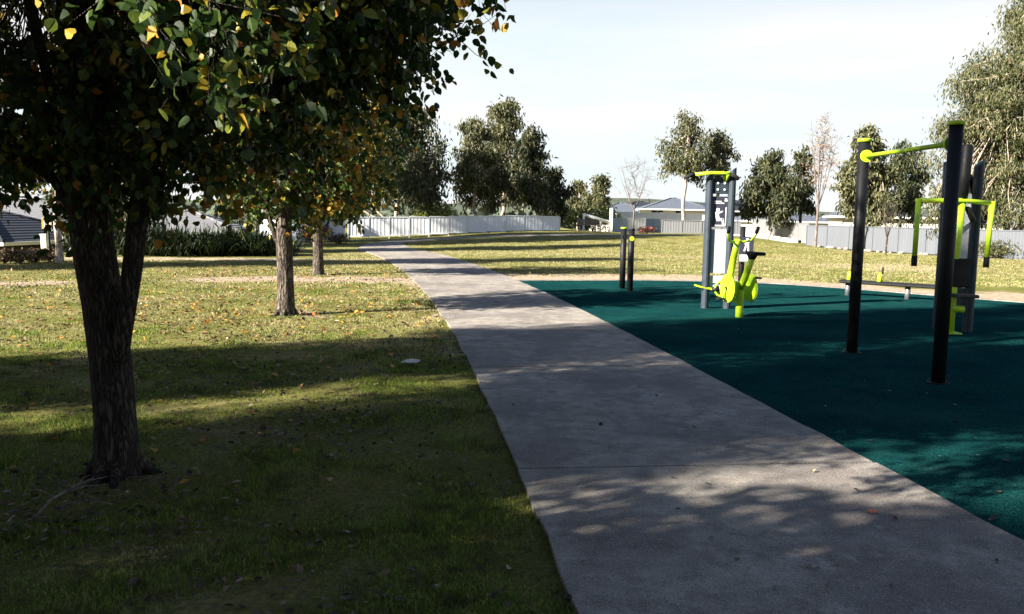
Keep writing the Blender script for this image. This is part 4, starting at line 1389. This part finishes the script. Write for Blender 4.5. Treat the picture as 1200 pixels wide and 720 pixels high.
# ------------------------------------------------------------------ far furniture
bz = 0.60
bb = P(688, 262, 57)
root = thing('park_bench', 'black park bench with back rest at the far end of the lawn', 'bench', (bb.x, 56.5, tz(bb.x, 56.5)))
for k in range(3): MB().box((0, .22, .52 + .13 * k), (1.4, .04, .11), None, .01).build('back_slat', M_BLACK, root)
for k in range(3): MB().box((0, -.2 + .16 * k, .45), (1.4, .13, .04), None, .01).build('seat_slat', M_BLACK, root)
for x_ in (-.5, .5):
    MB().box((x_, 0.0, .21), (.06, .45, .44)).box((x_, .255, .6), (.06, .04, .55)).build('leg', M_BLACK, root)

r0 = P(684, 262, 59); r1 = P(716, 262, 59)
root = thing('hand_rail', 'sloping white hand rail between two posts behind the park bench', 'railing', (r0.x, 59, tz(r0.x, 59)))
zg = tz(r0.x, 59)
MB().box((0, 0, (P(684, 250, 59).z - zg) / 2), (.14, .14, P(684, 250, 59).z - zg)).build('post', M_POST_W, root)
MB().box((r1.x - r0.x, 0, (P(716, 244, 59).z - zg) / 2), (.2, .2, P(716, 244, 59).z - zg)).build('post', M_POST_W, root)
MB().tube([(.07, 0, P(685, 252, 59).z - zg), (r1.x - r0.x - .1, 0, P(714, 261, 59).z - zg)], .12, 4).build('rail', M_POST_W, root)
MB().box(((r1.x - r0.x) * .62, 0, .35), (.1, .1, .8)).build('post', M_POST_W, root)

# basketball backboard by the left house
hb_ = P(55, 262, 37)
zg = tz(hb_.x, 37)
root = thing('basketball_hoop', 'basketball backboard with orange outline on a pole before the dark house roof', 'basketball hoop', (hb_.x, 37, zg))
hz_ = hb_.z - zg
MB().tube([(0, .1, -.1), (0, .1, hz_ - .1)], .05, 10).build('pole', M_BLACK, root)
bo = MB().box((0, 0, hz_), (.40, .03, .46)).build('backboard', M_PRINT, root)
fm = MB()
for x_ in (-.185, .185): fm.box((x_, -.022, hz_), (.05, .02, .46))
for z_ in (-.2, .2): fm.box((0, -.022, hz_ + z_), (.318, .02, .05))
for x_ in (-.075, .075): fm.box((x_, -.022, hz_ - .03), (.03, .02, .22))
fm.box((0, -.022, hz_ + .03), (.118, .02, .03))
fm.build('painted_outline', M_ORANGE, bo)
rg = [(.11 * math.cos(6.283 * k / 14), -.15 + .11 * math.sin(6.283 * k / 14), hz_ - .2) for k in range(15)]
MB().tube(rg, .012, 6, cap=False).build('ring', M_ORANGE, root)

# white post by the dark house
wp = P(52.5, 288, 38.5)
zg = tz(wp.x, 38.5)
root = thing('gate_post', 'pale blue white post beside the dark brick house wall', 'post', (wp.x, 38.5, zg))
hh = P(52, 276, 38.5).z - zg
MB().box((0, 0, hh / 2), (.26, .2, hh), None, .02).build('shaft', M_POST_W, root)
MB().box((0, 0, hh + .03), (.32, .26, .06), None, .01).build('cap', M_POST_W, root)


# ------------------------------------------------------------------ grass, leaf litter, sticks
def scatter(n, y0, y1, rng, power=1.6):
    """positions left of the path inside the view, thinning with distance"""
    u = rng.rand(n)
    y = y0 + (y1 - y0) * u ** power
    lo = -.66 * y - .6
    hi = path_left_x(y) + .03
    x = lo + (hi - lo) * rng.rand(n)
    return x, y


rg_ = np.random.RandomState(99)


def blades(x, y, h, w, rng):
    n = len(x)
    z = terrain(x, y)
    a = rng.rand(n) * 6.283
    side = np.stack([np.cos(a), np.sin(a), np.zeros(n)], 1) * w[:, None]
    b = rng.rand(n) * 6.283
    lean = np.stack([np.cos(b), np.sin(b), np.zeros(n)], 1) * (h * rng.uniform(.1, 1.1, n))[:, None]
    p = np.stack([x, y, z - .006], 1)
    m1 = p + lean * .3 + np.array([0, 0, 1]) * (h * .6)[:, None]
    tip = p + lean + np.array([0, 0, 1]) * (h * rng.uniform(.65, 1.0, n))[:, None]
    return np.stack([p - side, p + side, m1 + side * .75, m1 - side * .75, tip], 1).reshape(-1, 3)


xs, ys, hs, ws = [], [], [], []
for (n, y0, y1, pw_, h0, w0) in ((230000, 2.4, 9.0, 1.35, .034, .0021), (90000, 8.5, 16, 1.2, .034, .0042), (60000, 15, 27, 1.2, .036, .008)):
    x, y = scatter(n, y0, y1, rg_, pw_)
    clump = np.sin(x * 3.1 + np.sin(y * 2.3) * 1.7) * np.sin(y * 2.7 + np.sin(x * 1.9) * 1.4) * .5 + .5
    ker = rg_.rand(n)
    d_tree = np.hypot(x - PB.x, y - PB.y)
    trk_ = np.interp(x, [-22, -14, -10.5, -8, -5.5, -3, -1.9], [15.4, 16.2, 17.6, 19.6, 20.4, 20.6, 20.0])
    keep = (ker < .35 + .65 * clump) & (d_tree > .2) & ((d_tree > .75) | (ker < .25)) & ((np.abs(y - trk_) > .75) | (ker < .12))
    x, y, clump = x[keep], y[keep], clump[keep]
    xs.append(x); ys.append(y)
    hs.append(h0 * (.4 + 1.15 * clump) * rg_.uniform(.6, 1.35, len(x))); ws.append(w0 * rg_.uniform(.7, 1.4, len(x)))
# the lawn beyond the rubber and right of the path
n = 190000
y = 22 + 24 * rg_.rand(n) ** 1.3; x = -7 + 34 * rg_.rand(n)
fy_ = np.interp(x, [q[0] for q in rub_far[:37]], [q[1] for q in rub_far[:37]])
keep = (path_dist(x, y) > .05) & (y > fy_ + 1.4) & ((y > fy_ + 3.4) | (rg_.rand(n) < .2)) & (x < .62 * y)
x, y = x[keep], y[keep]
xs.append(x); ys.append(y); hs.append(.045 * rg_.uniform(.4, 1.3, len(x))); ws.append(.009 * rg_.uniform(.7, 1.4, len(x)))
x, y, h, w = (np.concatenate(q) for q in (xs, ys, hs, ws))
V = blades(x, y, h, w, rg_)
b = (np.arange(len(x)) * 5)[:, None]
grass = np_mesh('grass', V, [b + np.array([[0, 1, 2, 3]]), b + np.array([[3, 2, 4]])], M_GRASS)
tag(grass, kind='stuff')

# fallen leaves
rl2 = np.random.RandomState(17)
px_, py_ = [], []
for (cx, cy, sx, sy, n) in ((PB.x + .6, 7.3, 2.6, 2.6, 420), (T2.x, T2.y, 2.4, 2.2, 900), (T3.x, T3.y, 2.6, 2.4, 700), (-7.5, 11, 3.5, 2.5, 500), (-7, 15.5, 4, 2.5, 500), (-9, 22, 4, 3, 500), (-1.5, 25, 2, 3, 120), (2.0, 24, 3, 1.5, 120)):
    px_.append(cx + rl2.normal(size=n) * sx); py_.append(cy + rl2.normal(size=n) * sy)
x, y = np.concatenate(px_), np.concatenate(py_)
k = (path_dist(x, y) > .04) & (y > 2.6) & ~((x > -1) & (y < 22))
x, y = x[k], y[k]
n = len(x)
pos = np.stack([x, y, terrain(x, y) + rl2.uniform(.012, .04, n)], 1)
dirs = np.stack([rl2.normal(size=n), rl2.normal(size=n), rl2.normal(size=n) * .25], 1)


def flat_leaves(name, pos, dirs, L, W, m, rng):
    """leaves lying on the ground: their faces look up"""
    n = len(pos)
    d_ = dirs / np.linalg.norm(dirs, axis=1)[:, None]
    up = np.tile([0, 0, 1.0], (n, 1)) + rng.normal(size=(n, 3)) * .3
    u = np.cross(d_, up); u /= np.linalg.norm(u, axis=1)[:, None]
    w = np.cross(u, d_)
    L = L * rng.uniform(.6, 1.15, n)[:, None]; W = W * rng.uniform(.6, 1.15, n)[:, None]
    cu = rng.uniform(-.1, .35, n)[:, None]
    M1 = pos + d_ * L * .35; M2 = pos + d_ * L * .7; T = pos + d_ * L + w * L * cu * .4
    V = np.stack([pos, M1 - u * W * .5 + w * W * cu, M2 - u * W * .38 + w * W * cu, T, M2 + u * W * .38 + w * W * cu, M1 + u * W * .5 + w * W * cu, M1, M2], 1).reshape(-1, 3)
    b = (np.arange(n) * 8)[:, None]
    tri = np.concatenate([b + np.array([[0, 6, 1]]), b + np.array([[2, 7, 3]]), b + np.array([[0, 5, 6]]), b + np.array([[7, 4, 3]])])
    qd = np.concatenate([b + np.array([[1, 6, 7, 2]]), b + np.array([[6, 5, 4, 7]])])
    return np_mesh(name, V, [tri, qd], m)


lit = flat_leaves('fallen_leaves', pos, dirs, .075, .06, M_LITTER, rl2)
tag(lit, kind='stuff')
n = 20000
y = 3 + 22 * rl2.rand(n) ** .95
x = path_left_x(y) - .03 - (.62 * y + 1) * rl2.rand(n)
cl_ = np.sin(x * 1.7 + 1.1 * np.sin(y * 1.3)) * np.sin(y * 1.9 + np.sin(x)) + rl2.normal(size=n) * .5
k = cl_ > .25
x, y = x[k], y[k]; n = len(x)
ex_ = []
for _ in range(70):
    q_ = G(rl2.uniform(420, 1190), rl2.uniform(345, 715), .03)
    dp = float(path_dist(np.array([q_.x]), np.array([q_.y]))[0])
    if dp < -.05: ex_.append((q_.x, q_.y, .036))
    elif dp > .05 and q_.x > path_left_x(q_.y): ex_.append((q_.x, q_.y, .026))
ex_ = np.array(ex_)
x = np.concatenate([x, ex_[:, 0]]); y = np.concatenate([y, ex_[:, 1]]); n0_, n = n, n + len(ex_)
zz_ = np.concatenate([terrain(x[:n0_], y[:n0_]) + rl2.uniform(.015, .035, n0_), ex_[:, 2]])
bits = flat_leaves('leaf_litter', np.stack([x, y, zz_], 1), np.stack([rl2.normal(size=n), rl2.normal(size=n), rl2.normal(size=n) * np.where(np.arange(n) < n0_, .3, .02)], 1), .045, .032,
                   mat_leaf('old_leaf', [(0, (.02, .013, .008)), (.6, (.06, .038, .022)), (.9, (.13, .085, .045)), (1, (.3, .22, .13))], .05), rl2)
tag(bits, kind='stuff')

# single leaves one can point at
M_RED = mat_leaf('red_leaf', [(0, (.5, .10, .03)), (1, (.55, .16, .05))], .1)
g_ = G(1015, 606)
o = flat_leaves('fallen_leaf', np.array([[0, 0, .006]]), np.array([[1, -.3, .02]]), .075, .06, M_RED, np.random.RandomState(2))
o.location = (g_.x, g_.y, .03)
tag(o, 'single orange red leaf lying alone on the concrete path', 'leaf')

# paper on the lawn
g_ = G(481, 427)
mb = MB()
mb.add([(-.10, -.06, .03), (.02, -.08, .028), (.09, -.05, .035), (.10, .06, .04), (.0, .07, .05), (-.06, .04, .04),
        (-.10, -.06, .026), (.02, -.08, .024), (.09, -.05, .031), (.10, .06, .036), (.0, .07, .046), (-.06, .04, .036)],
       [(0, 1, 4, 5), (1, 2, 3, 4), (11, 10, 7, 6), (10, 9, 8, 7), (0, 6, 7, 1), (1, 7, 8, 2), (2, 8, 9, 3), (3, 9, 10, 4), (4, 10, 11, 5), (5, 11, 6, 0)])
o = mb.build('paper_scrap', M_PAPER, None, (g_.x, g_.y, 0))
tag(o, 'torn pale paper scrap lying on the shaded lawn near the path', 'paper')

# fallen sticks by the big trunk
rk = random.Random(8)
st = [((40, 612), (110, 570), .009, 'long bent stick left of the big pear trunk'), ((65, 600), (132, 602), .006, 'short pale stick lying before the big pear trunk'),
      ((150, 565), (215, 578), .006, 'thin stick lying right of the big pear trunk')]
for a_, b_, r_, lb in st:
    p0, p1 = G(*a_), G(*b_)
    v = p1 - p0
    L = v.length
    nrm = Vector((-v.y, v.x, 0)).normalized()
    mb = MB()
    pts = [Vector((0, 0, .02)), v * .35 + nrm * L * .05 + Vector((0, 0, .05)), v * .7 - nrm * L * .03 + Vector((0, 0, .07)), v + Vector((0, 0, .05))]
    mb.tube(pts, [r_, r_ * .9, r_ * .7, r_ * .35], 6)
    for k in range(4):
        q = pts[1].lerp(pts[3], rk.uniform(0, .9)); e = q + (v.normalized() * rk.uniform(.05, .2) + nrm * rk.uniform(-.22, .22) + Vector((0, 0, rk.uniform(-.01, .07))))
        mb.tube([q, q.lerp(e, .5) + Vector((0, 0, .02)), e], [r_ * .5, r_ * .4, r_ * .2], 5)
    o = mb.build('stick', M_TWIG, None, (p0.x, p0.y, 0))
    tag(o, lb, 'stick', 'sticks around the big pear trunk')
